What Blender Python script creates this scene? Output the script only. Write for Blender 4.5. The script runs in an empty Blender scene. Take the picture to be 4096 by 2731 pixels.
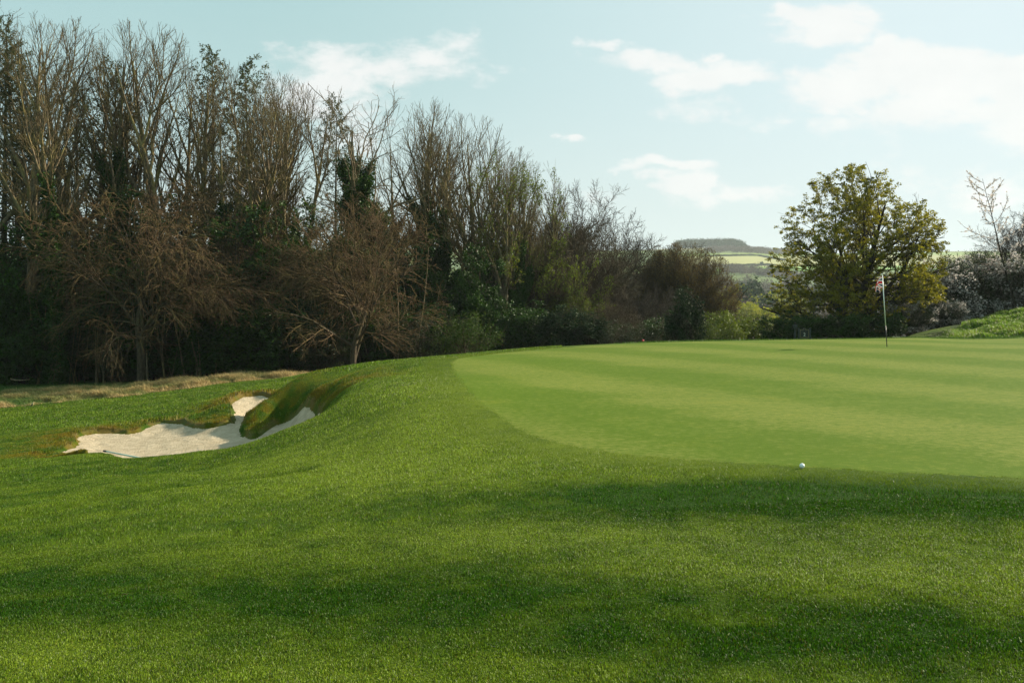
import bpy, math, numpy as np
from mathutils import Vector
R = math.radians
# ------------------------------------------------------------------ camera, light, exposure
F, CX, CY, PITCH, CAMZ = 1000.0, 512.0, 341.0, R(2.35), 1.6
sc = bpy.context.scene
COL = sc.collection
cam = bpy.data.cameras.new("camera"); cam.lens = 36 * F / 1024; cam.sensor_width = 36
cam.clip_start = 0.05; cam.clip_end = 9000
camo = bpy.data.objects.new("camera", cam); COL.objects.link(camo)
camo.location = (0, 0, CAMZ); camo.rotation_euler = (R(90) - PITCH, 0, 0)
sc.camera = camo
sc.view_settings.view_transform = 'Standard'; sc.view_settings.look = 'None'
sc.view_settings.exposure = 0.86; sc.view_settings.gamma = 1.0
HAZE = 0.00015
SUN_EL, SUN_AZ = R(28), R(63)            # azimuth clockwise from +Y (the view direction)
sd = Vector((math.sin(SUN_AZ) * math.cos(SUN_EL), math.cos(SUN_AZ) * math.cos(SUN_EL), math.sin(SUN_EL)))
sun = bpy.data.lights.new("sun", 'SUN'); sun.energy = 5.0; sun.angle = R(0.6); sun.color = (1.0, 0.89, 0.70)
suno = bpy.data.objects.new("sun", sun); COL.objects.link(suno)
suno.rotation_euler = sd.to_track_quat('Z', 'Y').to_euler()


def NT(nt):
    N, L = nt.nodes, nt.links

    def n(t, **kw):
        x = N.new(t)
        for k, v in kw.items():
            if k.startswith('i_'):
                key = k[2:]
                key = int(key) if key.isdigit() else key.replace('_', ' ')
                s = x.inputs[key]
                if hasattr(v, 'is_output') or isinstance(v, bpy.types.NodeSocket): L.new(v, s)
                else: s.default_value = v
            else: setattr(x, k, v)
        return x

    def m(op, a, b=None, c=None):
        x = N.new('ShaderNodeMath'); x.operation = op
        for i, v in enumerate((a, b, c)):
            if v is None: continue
            if isinstance(v, bpy.types.NodeSocket): L.new(v, x.inputs[i])
            else: x.inputs[i].default_value = v
        return x.outputs[0]

    def mix(f, a, b, bt='MIX'):
        x = N.new('ShaderNodeMix'); x.data_type = 'RGBA'; x.blend_type = bt
        for i, v in ((0, f), (6, a), (7, b)):
            if isinstance(v, bpy.types.NodeSocket): L.new(v, x.inputs[i])
            else: x.inputs[i].default_value = v if i == 0 else (tuple(v) + (1,) if len(v) == 3 else v)
        return x.outputs[2]

    def ramp(f, a, b):
        x = N.new('ShaderNodeMapRange'); x.interpolation_type = 'SMOOTHSTEP'
        L.new(f, x.inputs[0]); x.inputs[1].default_value = a; x.inputs[2].default_value = b
        return x.outputs[0]
    return N, L, n, m, mix, ramp


# world: Nishita sky with clouds laid out by direction
w = bpy.data.worlds.new("World"); sc.world = w; w.use_nodes = True
N, L, n, m, mix, ramp = NT(w.node_tree); N.clear()
sky = n('ShaderNodeTexSky', sky_type='NISHITA', sun_disc=False, sun_elevation=SUN_EL, sun_rotation=SUN_AZ,
        air_density=1.0, dust_density=2.2, ozone_density=1.2, altitude=100)
tc = n('ShaderNodeTexCoord').outputs['Generated']
sep = n('ShaderNodeSeparateXYZ', i_0=tc)
yy = m('MAXIMUM', sep.outputs[1], 0.08)
U = m('DIVIDE', sep.outputs[0], yy); V = m('DIVIDE', sep.outputs[2], yy)
uv = n('ShaderNodeCombineXYZ', i_0=U, i_1=m('MULTIPLY', V, 1.9)).outputs[0]
nz = n('ShaderNodeTexNoise', i_Vector=uv, i_Scale=9.0, i_Detail=10.0, i_Roughness=0.62)
nz2 = n('ShaderNodeTexNoise', i_Vector=uv, i_Scale=17.0, i_Detail=6.0, i_Roughness=0.6)
wn = n('ShaderNodeTexNoise', i_Vector=uv, i_Scale=13.0, i_Detail=7.0, i_Roughness=.6)
ws = n('ShaderNodeSeparateColor', i_0=wn.outputs['Color'])
U0, V0 = U, V
U = m('ADD', U, m('MULTIPLY', m('SUBTRACT', ws.outputs[0], .5), .16)); V = m('ADD', V, m('MULTIPLY', m('SUBTRACT', ws.outputs[1], .5), .055))
blobs = [  # centre U, V, radii, strength  (directions in the sky)
    (-0.13, 0.235, 0.10, 0.030, .75), (-0.20, 0.205, 0.09, 0.05, .6), (-0.06, 0.255, 0.06, 0.02, .65),
    (-0.17, 0.17, 0.08, 0.04, .5), (-0.28, 0.12, 0.16, 0.05, .45),
    (0.13, 0.235, 0.07, 0.014, .8), (0.22, 0.222, 0.08, 0.018, .9), (0.32, 0.212, 0.09, 0.024, 1.15), (0.43, 0.222, 0.10, 0.028, 1.2), (0.52, 0.20, 0.09, 0.04, 1.15),
    (0.30, 0.268, 0.05, 0.024, .85), (0.27, 0.287, 0.03, 0.012, .7), (0.38, 0.245, 0.05, 0.014, .8), (0.50, 0.235, 0.08, 0.015, .8),
    (0.30, 0.18, 0.10, 0.018, .65), (0.17, 0.113, 0.035, 0.022, .9), (0.235, 0.105, 0.05, 0.014, .7), (0.11, 0.105, 0.10, 0.016, .6), (0.055, 0.157, 0.02, 0.006, .75), (0.16, 0.137, 0.05, 0.007, .7),
    (0.50, 0.12, 0.16, 0.05, .6), (0.40, 0.185, 0.20, 0.035, .62), (0.52, 0.165, 0.12, 0.05, .7), (0.26, 0.195, 0.10, 0.018, .6), (0.08, 0.252, 0.03, 0.008, .6), (0.20, 0.243, 0.02, 0.006, .6),
]
acc = None
for bu, bv, ru, rv, s in blobs:
    a = m('POWER', m('DIVIDE', m('SUBTRACT', U, bu), ru), 2.0)
    b = m('POWER', m('DIVIDE', m('SUBTRACT', V, bv), rv), 2.0)
    g = m('MULTIPLY', m('EXPONENT', m('MULTIPLY', m('ADD', a, b), -0.8)), s)
    acc = g if acc is None else m('MAXIMUM', acc, g)
dens = m('ADD', acc, m('MULTIPLY', m('SUBTRACT', nz.outputs[0], 0.5), 2.0))
dens = m('ADD', dens, m('MULTIPLY', m('SUBTRACT', nz2.outputs[0], 0.5), 0.35))
mask = m('MULTIPLY', ramp(dens, 0.34, 0.80), .97)
gate = ramp(sep.outputs[1], 0.0, 0.3)
mask = m('MULTIPLY', m('MULTIPLY', mask, gate), ramp(acc, 0.02, 0.22))
skyc = mix(1.0, sky.outputs[0], (0.86, 1.02, 0.92), 'MULTIPLY')
U, V = U0, V0
teal = mix(ramp(V, 0.05, 0.45), (6.8, 9.0, 8.9), (5.0, 8.0, 8.1))
base = mix(0.80, skyc, teal)
base = mix(m('MULTIPLY', m('MULTIPLY', ramp(U, -0.30, 0.50), gate), 0.95), base, (8.1, 9.6, 10.1))
base = mix(m('MULTIPLY', m('MULTIPLY', ramp(V, 0.22, 0.0), gate), 0.7), base, (8.4, 9.4, 9.2))
cloudc = mix(nz2.outputs[0], (9.2, 9.6, 9.6), (10.9, 10.9, 10.7))
fin = mix(mask, base, cloudc)
bg = n('ShaderNodeBackground', i_Color=fin, i_Strength=0.05)
out = n('ShaderNodeOutputWorld'); L.new(bg.outputs[0], out.inputs[0])


# ------------------------------------------------------------------ helpers
def P(px, py, Y):
    u = (px - CX) / F; v = (CY - py) / F
    dy = math.cos(PITCH) + v * math.sin(PITCH); dz = -math.sin(PITCH) + v * math.cos(PITCH)
    s = Y / dy
    return np.array((u * s, Y, CAMZ + dz * s))


def tag(o, label=None, cat=None, group=None, kind=None):
    if label: o['label'] = label
    if cat: o['category'] = cat
    if group: o['group'] = group
    if kind: o['kind'] = kind
    return o


def empty(name, loc, rz=0.0, s=1.0):
    o = bpy.data.objects.new(name, None); COL.objects.link(o)
    o.location = loc; o.rotation_euler = (0, 0, rz); o.scale = (s, s, s) if not isinstance(s, tuple) else s
    o.empty_display_size = 0.1
    return o


def mesh_np(name, V, faces, smooth=True):
    """faces: list of int arrays (n,k)"""
    me = bpy.data.meshes.new(name)
    faces = [f for f in faces if len(f)]
    V = np.asarray(V, np.float32)
    me.vertices.add(len(V)); me.vertices.foreach_set('co', V.ravel())
    nl = sum(f.size for f in faces); nf = sum(len(f) for f in faces)
    me.loops.add(nl); me.polygons.add(nf)
    vi = np.concatenate([f.ravel() for f in faces]).astype(np.int32)
    tot = np.concatenate([np.full(len(f), f.shape[1]) for f in faces]).astype(np.int32)
    st = np.concatenate([[0], np.cumsum(tot)[:-1]]).astype(np.int32)
    me.loops.foreach_set('vertex_index', vi)
    me.polygons.foreach_set('loop_start', st)
    me.update(calc_edges=True)
    if smooth: me.polygons.foreach_set('use_smooth', np.ones(nf, bool))
    return me


def setcol(me, name, C):
    C = np.asarray(C, np.float32)
    if C.shape[1] == 3: C = np.concatenate([C, np.ones((len(C), 1), np.float32)], 1)
    a = me.color_attributes.new(name, 'FLOAT_COLOR', 'POINT'); a.data.foreach_set('color', C.ravel())


def link(name, me, mat, parent=None):
    o = bpy.data.objects.new(name, me); COL.objects.link(o)
    if mat is not None:
        if not me.materials: me.materials.append(mat)
    if parent is not None: o.parent = parent
    return o


def copy_tree(o, parent=None):
    c = o.copy(); COL.objects.link(c)
    if parent is not None: c.parent = parent
    for ch in list(o.children): copy_tree(ch, c)
    return c


def sstep(x, a, b):
    t = np.clip((x - a) / (b - a), 0, 1); return t * t * (3 - 2 * t)


_perm = np.random.RandomState(7).rand(256, 256)


def vnoise(x, y):
    xi = np.floor(x).astype(int); yi = np.floor(y).astype(int); fx = x - xi; fy = y - yi
    fx = fx * fx * (3 - 2 * fx); fy = fy * fy * (3 - 2 * fy)
    g = lambda i, j: _perm[i & 255, j & 255]
    return (g(xi, yi) * (1 - fx) + g(xi + 1, yi) * fx) * (1 - fy) + (g(xi, yi + 1) * (1 - fx) + g(xi + 1, yi + 1) * fx) * fy - .5


def fbm(x, y, o=4):
    s = 0; a = 1.0
    for i in range(o): s = s + a * vnoise(x * 2 ** i + 17 * i, y * 2 ** i + 31 * i); a *= .5
    return s


def inpoly(x, y, poly):
    """inside mask and distance to the polygon's edge"""
    x = np.asarray(x, float); y = np.asarray(y, float)
    ins = np.zeros(x.shape, bool); d = np.full(x.shape, 1e9)
    n_ = len(poly)
    for i in range(n_):
        x1, y1 = poly[i]; x2, y2 = poly[(i + 1) % n_]
        c = ((y1 > y) != (y2 > y)) & (x < (x2 - x1) * (y - y1) / ((y2 - y1) if y2 != y1 else 1e-9) + x1)
        ins ^= c
        dx, dy = x2 - x1, y2 - y1; L2 = dx * dx + dy * dy + 1e-12
        t = np.clip(((x - x1) * dx + (y - y1) * dy) / L2, 0, 1)
        d = np.minimum(d, np.hypot(x - x1 - t * dx, y - y1 - t * dy))
    return ins, d


def smooth_poly(p, it=2):
    p = np.array(p, float)
    for _ in range(it):
        q = np.roll(p, -1, 0)
        a = .75 * p + .25 * q; b = .25 * p + .75 * q
        p = np.stack([a, b], 1).reshape(-1, 2)
    return p


# ------------------------------------------------------------------ terrain height: thin plate spline over (azimuth, ln range)
ctrl = [  # px, py, Y
    (0, 682, 4.3), (256, 682, 4.25), (512, 682, 4.2), (768, 682, 4.15), (1024, 682, 4.1),
    (-400, 760, 3.9), (1424, 760, 3.9), (512, 1400, 1.5), (0, 1400, 1.5), (1024, 1400, 1.5),
    (0, 600, 5.9), (256, 600, 5.7), (512, 600, 5.35), (768, 600, 5.25), (1024, 600, 5.1),
    (0, 545, 7.6), (200, 545, 7.3), (512, 540, 6.7), (768, 540, 6.5), (1024, 540, 6.3),
    (0, 518, 9.0), (152, 488, 10.3), (331, 462, 11.6), (0, 500, 11.5), (150, 475, 13.0), (-250, 520, 9.5), (-250, 480, 14),
    (512, 480, 8.7), (512, 440, 10.9), (512, 400, 14.6), (480, 375, 19), (445, 358, 27), (400, 395, 15.5), (400, 430, 12.6), (400, 375, 20.5),
    (802, 466, 8.7), (1024, 475, 8.4), (700, 430, 11.2), (900, 430, 11.0), (1024, 430, 11.0), (700, 400, 14.6), (1024, 400, 14.6), (850, 400, 14.6),
    (600, 375, 19.5), (800, 370, 20.5), (1024, 368, 21), (886, 346, 31), (1024, 344, 31), (700, 350, 29), (600, 352, 28), (800, 347, 31), (522, 356, 26),
    (522, 350, 33), (653, 342, 38), (750, 340, 39.5), (827, 339, 40.5), (920, 337.3, 41.5), (1024, 335.5, 42),
    # left slope and the bunker rim
    (0, 470, 17), (20, 450, 22), (53, 449, 22), (61, 454, 21.2), (105, 452, 20.2), (141, 460, 18.6), (163, 458, 18.0), (204, 451.5, 17.2),
    (248, 443.6, 16.7), (285, 429.5, 16.9), (312, 420, 17.7), (328, 408, 19.0), (180, 475, 14.6), (280, 450, 14.3), (340, 420, 15.6),
    (76, 442, 23.7), (73, 434, 25), (96, 429.5, 26), (132, 430, 26), (153, 421.5, 27.3), (171, 419.5, 27.3), (192, 422.5, 26.3), (204, 425.5, 25.4),
    (229, 421, 25.4), (231, 410, 27), (229, 401, 29.8), (239, 394.5, 31.3), (254, 393, 31.8), (268, 393, 31.5),
    (100, 418, 31), (170, 408, 32), (205, 410, 29.5), (210, 398, 34), (0, 425, 30), (0, 407, 41), (60, 400, 43), (152, 392, 44), (218, 384, 45), (270, 380, 42),
    (322, 370, 40), (370, 363.5, 33), (410, 360, 33), (290, 385, 35), (337, 376.5, 26.5), (360, 372, 25), (350, 392, 19.3), (335, 400, 19.8), (347, 381, 22.5),
    (0, 390, 53), (152, 385, 53), (261, 375.5, 53), (-200, 415, 40), (-200, 395, 52),
    # the grassy tongue in the bunker
    (297, 412.5, 24.8), (278, 418.5, 25.3), (263, 429.5, 24.2), (251, 436.5, 23.3), (241, 432.5, 24.4),
    (246, 421, 24.9), (255, 411.2, 25.15), (266, 401.3, 25.6), (278, 391.5, 26.2), (290, 382.5, 26.9), (305, 376, 27.9), (322, 375.5, 29.5),
    (313, 395.5, 24.0), (324, 403, 21.2),
    # mound on the right beyond the green
    (948, 336.8, 44), (979, 330.5, 45), (1008, 323.5, 46), (1024, 320, 46.5), (1100, 304, 48), (903, 337, 50), (938, 333.5, 56), (965, 331, 60), (1060, 312, 60),
]
cp = [P(*c) for c in ctrl]
# far side of the tongue falls back to the bunker floor; ground beyond the crests drops into the valley
for (px, py, Y), dx, dy, z in [((246, 421, 25.2), -.15, .8, -1.70), ((255, 411.5, 25.4), -.2, 1.2, -1.6), ((266, 402, 25.9), -.25, 1.7, -1.45),
                               ((278, 392, 27.1), -.3, 1.9, -1.5), ((290, 379, 27.6), -.5, 2.8, -1.35), ((305, 372.5, 28.4), -.3, 3.6, -1.0)]:
    q = P(px, py, Y); cp.append(np.array((q[0] + dx, q[1] + dy, z)))
for px, Y, z in [(80, 22.6, -1.70), (120, 21.6, -1.70), (160, 19.8, -1.66), (204, 19.0, -1.64), (236, 18.7, -1.6), (262, 18.7, -1.54), (285, 19.2, -1.46), (303, 19.9, -1.25), (310, 22, -1.1), (285, 22.6, -1.4), (255, 21.5, -1.56), (170, 24, -1.72), (215, 23.0, -1.64)]:
    cp.append(np.array(((px - CX) / F * Y, Y, z)))
for px, z1, z2, z3 in [(330, -2.4, -3.2, -6), (440, -1.6, -3.0, -7), (560, -1.0, -3.0, -8), (680, -.9, -3.2, -9), (800, -.9, -3.2, -10), (900, -.4, -2.6, -9)]:
    for Y, z in ((50, z1), (64, z2), (95, z3)): cp.append(np.array(((px - CX) / F * Y, Y, z)))
for px in (-300, 0, 160):
    for Y, z in ((60, -3.3), (70, -3.6), (95, -6)): cp.append(np.array(((px - CX) / F * Y, Y, z)))
for px in (1060, 1300):
    for Y, z in ((75, .5), (95, -5)): cp.append(np.array(((px - CX) / F * Y, Y, z)))
far_top = {-300: 249, -50: 248, 200: 249, 400: 248, 560: 249.5, 640: 249.8, 700: 247.2, 745: 247.8, 775: 251.5, 850: 253, 950: 251, 1100: 249, 1400: 252}
for px, tp in far_top.items():
    for Y, z in ((200, -16), (330, -15), (520, -9), (700, 0)): cp.append(np.array(((px - CX) / F * Y, Y, z)))
    for py, Y in ((tp + 38, 850), (tp + 27, 960), (tp + 20, 1090), (tp + 12, 1280), (tp + 5, 1480), (tp, 1700)): cp.append(P(px, py, Y))
    for Y, z in ((2300, 60), (3500, 20)): cp.append(np.array(((px - CX) / F * Y, Y, z)))
cp = np.array(cp)
KB = 0.55


def polar(x, y):
    return np.arctan2(x, y), KB * np.log(np.maximum(np.hypot(x, y), .5))


def _k(r2): return np.where(r2 > 1e-12, .5 * r2 * np.log(np.maximum(r2, 1e-12)), 0)


_a, _b = polar(cp[:, 0], cp[:, 1])
_zs = np.maximum(1.0, np.hypot(cp[:, 0], cp[:, 1]))    # interpolate height / range
n_ = len(cp)
K = _k((_a[:, None] - _a) ** 2 + (_b[:, None] - _b) ** 2) + np.eye(n_) * 2e-5
Pm = np.stack([np.ones(n_), _a, _b], 1)
A = np.zeros((n_ + 3, n_ + 3)); A[:n_, :n_] = K; A[:n_, n_:] = Pm; A[n_:, :n_] = Pm.T
_w = np.linalg.solve(A, np.concatenate([cp[:, 2] / _zs, [0, 0, 0]]))

sand_px = [(53.7, 448.7, 22), (60.7, 453.8, 21.2), (80, 452.8, 20.8), (104.6, 452, 20.2), (124, 456, 19.3), (141, 460, 18.6), (163.4, 457.8, 18.0), (203.6, 451.5, 17.2),
           (248, 443.6, 16.7), (285.4, 429.5, 16.9), (305, 422.5, 17.4), (314, 418, 17.8), (324, 407, 19.3), (321, 405.5, 22.2), (309, 409, 23.8), (297, 412.5, 24.7), (288, 414.5, 25.0), (278, 418, 25.2), (263, 429.5, 24.1),
           (251, 436.5, 23.2), (249, 431, 24.0), (241.5, 432, 24.3)]
sand = [tuple(P(*s)[:2]) for s in sand_px]
for (px, py, Y), dx, dy in [((245, 422, 25.2), -.05, .4), ((255, 411.5, 25.6), -.1, .7), ((266, 402, 26.4), -.15, 1.0), ((278, 392, 27.1), -.15, 1.6), ((283, 385, 27.4), -.2, 3.0)]:
    q = P(px, py, Y); sand.append((q[0] + dx, q[1] + dy))
sand += [tuple(P(*s)[:2]) for s in [(274, 396.5, 31.2), (269, 396.5, 31.3), (262, 394.5, 31.8), (254, 394.7, 31.8), (246, 394.8, 31.6), (239.3, 396.4, 31.2), (233, 400, 30.3), (228.9, 402.8, 29.6), (231, 406, 28.6), (232.5, 411.6, 27), (231.5, 416, 26.2), (228.9, 422.8, 25.3), (215, 426.3, 25.2),
                                    (203.6, 427.2, 25.3), (191.7, 424.2, 26.2), (181, 421.8, 26.9), (170.8, 421.5, 27.2), (162, 421.4, 27.5), (153, 423.6, 27.1), (144, 426, 26.6), (132.1, 431.7, 25.8), (114, 431.4, 25.9), (96.4, 431, 25.8), (84, 432, 25.4), (72.6, 435.8, 24.8), (77, 440, 24.1), (76.3, 444.3, 23.4), (66, 446.5, 22.6)]]
sand_s = smooth_poly(sand, 1)


def line_dist(x, y, pts):
    dd = np.full(np.shape(x), 9.0)
    for (x1, y1), (x2, y2) in zip(pts[:-1], pts[1:]):
        ex, ey = x2 - x1, y2 - y1; tt_ = np.clip(((x - x1) * ex + (y - y1) * ey) / (ex * ex + ey * ey), 0, 1)
        dd = np.minimum(dd, np.hypot(x - x1 - tt_ * ex, y - y1 - tt_ * ey))
    return dd


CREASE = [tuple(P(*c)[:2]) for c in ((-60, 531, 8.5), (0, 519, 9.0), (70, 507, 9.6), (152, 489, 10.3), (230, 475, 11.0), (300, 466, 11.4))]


def height(x, y):
    x = np.asarray(x, float); y = np.asarray(y, float); sh = x.shape
    x = x.ravel(); y = y.ravel(); z = np.empty(len(x))
    for s in range(0, len(x), 40000):
        xx, yy_ = x[s:s + 40000], y[s:s + 40000]
        th, b = polar(xx, yy_)
        a = np.clip(th, -.72, .72); r = np.maximum(np.hypot(xx, yy_), .5)
        k = _k((a[:, None] - _a) ** 2 + (b[:, None] - _b) ** 2)
        zz = (k @ _w[:n_] + _w[n_] + _w[n_ + 1] * a + _w[n_ + 2] * b) * np.maximum(r, 1.0)
        back = sstep(np.abs(th), .9, 1.7)
        zz = zz * (1 - back) + back * np.where(r < 60, 0, -.02 * (r - 60))
        zz = np.where(r < 1.6, zz * sstep(r, .6, 1.6), zz)
        z[s:s + 40000] = zz
    r = np.hypot(x, y)
    cn = (r > 6) & (r < 14) & (x < 0)
    if cn.any():
        dd = np.full(cn.sum(), 9.0)
        for i in range(len(CREASE) - 1):
            (x1, y1), (x2, y2) = CREASE[i], CREASE[i + 1]; ex, ey = x2 - x1, y2 - y1
            tt_ = np.clip(((x[cn] - x1) * ex + (y[cn] - y1) * ey) / (ex * ex + ey * ey), 0, 1)
            dd = np.minimum(dd, np.hypot(x[cn] - x1 - tt_ * ex, y[cn] - y1 - tt_ * ey) + .06 * tt_ * (i == len(CREASE) - 2))
        z[cn] -= .13 * np.exp(-(dd / .17) ** 2)
    z += .035 * fbm(x / 2.6, y / 1.9, 2) * sstep(r, 2, 5) * (1 - sstep(r, 9, 14))
    z += .05 * fbm(x / 5, y / 5, 2) * sstep(r, 16, 24) * (1 - sstep(r, 60, 90)) * (1 - sstep(x, -3, 1))
    # rough lumps on the right-hand mound
    z += .16 * fbm(x / 1.6, y / 1.6, 3) * sstep(x / np.maximum(y, 1), .425, .47) * sstep(y, 43, 45) * (1 - sstep(y, 60, 70))
    # sand
    near = (r > 15) & (r < 36) & (x < 0)
    if near.any():
        xi, yi = x[near], y[near]
        wob = .07 * vnoise(xi * 4.1, yi * 4.1)
        ins, d = inpoly(xi + wob, yi + .12 * vnoise(xi * 3, yi * 3 + 9), sand_s)
        dz = np.where(ins, -(.05 + .07 * sstep(d, 0, .6)) * sstep(d, 0, .07) + .018 * fbm(xi * 3, yi * 3, 3), 0)
        dz += np.where(~ins, .10 * (1 - sstep(d, 0, .9)) * (fbm(xi * 1.8, yi * 1.8, 3) + .45), 0) * (yi > 20.5)
        z[near] += dz
    return z.reshape(sh)


def zone_sand(x, y):
    ins = np.zeros(x.shape, bool); d = np.full(x.shape, 9.0)
    near = (np.hypot(x, y) > 15) & (np.hypot(x, y) < 36) & (x < 0)
    xi, yi = x[near], y[near]; wob = .07 * vnoise(xi * 4.1, yi * 4.1)
    i2, d2 = inpoly(xi + wob, yi + .12 * vnoise(xi * 3, yi * 3 + 9), sand_s)
    ins[near] = i2; d[near] = d2
    return ins, d


def ground_hit(px, py, Y0=3.0, Y1=120.0):
    """first terrain point along the pixel ray"""
    Ys = np.geomspace(Y0, Y1, 500); pts = np.array([P(px, py, Y) for Y in Ys])
    h = height(pts[:, 0], pts[:, 1]); k = np.argmax(pts[:, 2] < h)
    if not (pts[:, 2] < h).any(): k = len(Ys) - 1
    return pts[k]


green_px = [(451, 361), (451, 366), (457, 379), (468, 392), (483, 405), (500, 418), (522, 431), (541, 438), (562, 444), (595, 450), (631, 455), (718, 462), (805, 468), (914, 474), (1024, 477.5)]
green = [tuple(ground_hit(*g)[:2]) for g in green_px]
q = P(1150, 481, 7.9); green.append((q[0], q[1])); green.append((9.5, 9.5)); green.append((22, 20)); green.append((26.5, 36)); green.append((24, 41.3))
for px, Y in ((960, 41.2), (827, 40.2), (750, 39.3), (653, 37.3), (580, 34.8), (522, 31.8), (485, 29.2), (462, 27)):
    green.append(((px - CX) / F * Y, Y))
green_s = smooth_poly(green, 2)


# ------------------------------------------------------------------ materials
def mat(name):
    M = bpy.data.materials.new(name); M.use_nodes = True; M.node_tree.nodes.clear()
    return (M,) + NT(M.node_tree)


def finish(M, N, L, n, bsdf):
    o = n('ShaderNodeOutputMaterial'); L.new(bsdf, o.inputs[0]); return M


def bump(N, L, n, hsock, strength, dist):
    b = n('ShaderNodeBump', i_Strength=strength, i_Distance=dist); L.new(hsock, b.inputs['Height']); return b.outputs[0]


def attr_mat(name, rough=.8, noise=(30, .25), bmp=None, spec=.3, trans=0.0):
    """colour comes from the mesh's own 'col' attribute (kinds of turf, soil, crop), varied by noise"""
    M, N, L, n, m, mix, ramp = mat(name)
    a = n('ShaderNodeAttribute', attribute_name='col').outputs[0]
    g = n('ShaderNodeNewGeometry').outputs['Position']
    nz = n('ShaderNodeTexNoise', i_Vector=g, i_Scale=noise[0], i_Detail=5.0, i_Roughness=.65)
    f = m('ADD', m('MULTIPLY', nz.outputs[0], noise[1] * 2), 1 - noise[1])
    c = n('ShaderNodeVectorMath', operation='SCALE'); L.new(a, c.inputs[0]); L.new(f, c.inputs['Scale'])
    b = n('ShaderNodeBsdfPrincipled', i_Roughness=rough); L.new(c.outputs[0], b.inputs[0]); b.inputs['Specular IOR Level'].default_value = spec
    if bmp: L.new(bump(N, L, n, nz.outputs[0], bmp[0], bmp[1]), b.inputs['Normal'])
    s = b.outputs[0]
    if trans:
        t = n('ShaderNodeBsdfTranslucent'); L.new(c.outputs[0], t.inputs[0])
        s = n('ShaderNodeMixShader', i_0=trans, i_1=s, i_2=t.outputs[0]).outputs[0]
    return finish(M, N, L, n, s)


M_TURF = attr_mat('turf_soil', .95, (60, .35), (.6, .03), .1)
M_GRASS = attr_mat('grass_blades', .48, (8, .12), None, .19, .38)
M_FAR = attr_mat('far_fields', .95, (.05, .12), None, .1)

# putting green: closely mown, mottled, with soft mowing lanes
M, N, L, n, m, mix, ramp = mat('putting_green_turf')
pos = n('ShaderNodeNewGeometry').outputs['Position']
sp = n('ShaderNodeSeparateXYZ', i_0=pos)
mp = n('ShaderNodeMapping', i_Vector=pos, i_Scale=(.22, .55, .5), i_Rotation=(0, 0, R(28)))
n1 = n('ShaderNodeTexNoise', i_Vector=mp.outputs[0], i_Scale=1.0, i_Detail=3.0, i_Roughness=.5)
mp2 = n('ShaderNodeMapping', i_Vector=pos, i_Scale=(1, 1.0, 1))
n2 = n('ShaderNodeTexNoise', i_Vector=mp2.outputs[0], i_Scale=2.2, i_Detail=6.0, i_Roughness=.68)
n3 = n('ShaderNodeTexNoise', i_Vector=pos, i_Scale=70.0, i_Detail=4.0, i_Roughness=.7)
lane = m('SINE', m('ADD', m('MULTIPLY', m('ADD', m('MULTIPLY', sp.outputs[0], .90), m('MULTIPLY', sp.outputs[1], .44)), 1.45), m('MULTIPLY', n1.outputs[0], 2.2)))
n4 = n('ShaderNodeTexNoise', i_Vector=pos, i_Scale=11.0, i_Detail=5.0, i_Roughness=.75)
f = m('ADD', m('MULTIPLY', ramp(n1.outputs[0], .36, .64), .12), m('MULTIPLY', ramp(lane, -.8, .8), .38))
f = m('ADD', f, m('ADD', m('MULTIPLY', n2.outputs[0], .55), m('MULTIPLY', m('SUBTRACT', n4.outputs[0], .5), 2.3))); f = ramp(f, .15, 1.1)
c = mix(f, (.082, .135, .003), (.188, .208, .036))
c = mix(m('MULTIPLY', ramp(n2.outputs[0], .52, .75), .35), c, (.17, .18, .006))
c = mix(m('MULTIPLY', ramp(n3.outputs[0], .38, .62), .75), c, mix(.5, c, (.04, .08, .01)))
b = n('ShaderNodeBsdfPrincipled', i_Roughness=.9); L.new(c, b.inputs[0]); b.inputs['Specular IOR Level'].default_value = .07
L.new(bump(N, L, n, m('ADD', n3.outputs[0], m('MULTIPLY', n2.outputs[0], 1.5)), .5, .012), b.inputs['Normal'])
M_GREEN = finish(M, N, L, n, b.outputs[0])

# bunker sand: raked, trodden
M, N, L, n, m, mix, ramp = mat('bunker_sand')
pos = n('ShaderNodeNewGeometry').outputs['Position']
n1 = n('ShaderNodeTexNoise', i_Vector=pos, i_Scale=3.2, i_Detail=8.0, i_Roughness=.7)
n2 = n('ShaderNodeTexNoise', i_Vector=pos, i_Scale=38.0, i_Detail=4.0, i_Roughness=.7)
vo = n('ShaderNodeTexVoronoi', i_Vector=pos, i_Scale=3.6)
c = mix(ramp(n1.outputs[0], .35, .7), (.40, .32, .215), (.56, .46, .325))
c = mix(m('MULTIPLY', ramp(n2.outputs[0], .60, .70), .6), c, (.36, .27, .17))
b = n('ShaderNodeBsdfPrincipled', i_Roughness=.95); L.new(c, b.inputs[0]); b.inputs['Specular IOR Level'].default_value = .1
wv = n('ShaderNodeTexWave', i_Vector=pos, i_Scale=4.5, i_Distortion=6.0, i_Detail=2.0)
h = m('ADD', m('MULTIPLY', n2.outputs[0], .5), m('ADD', n1.outputs[0], m('ADD', m('MULTIPLY', ramp(vo.outputs[0], 0, .35), .35), m('MULTIPLY', wv.outputs[0], .1))))
L.new(bump(N, L, n, h, .9, .08), b.inputs['Normal'])
M_SAND = finish(M, N, L, n, b.outputs[0])


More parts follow.
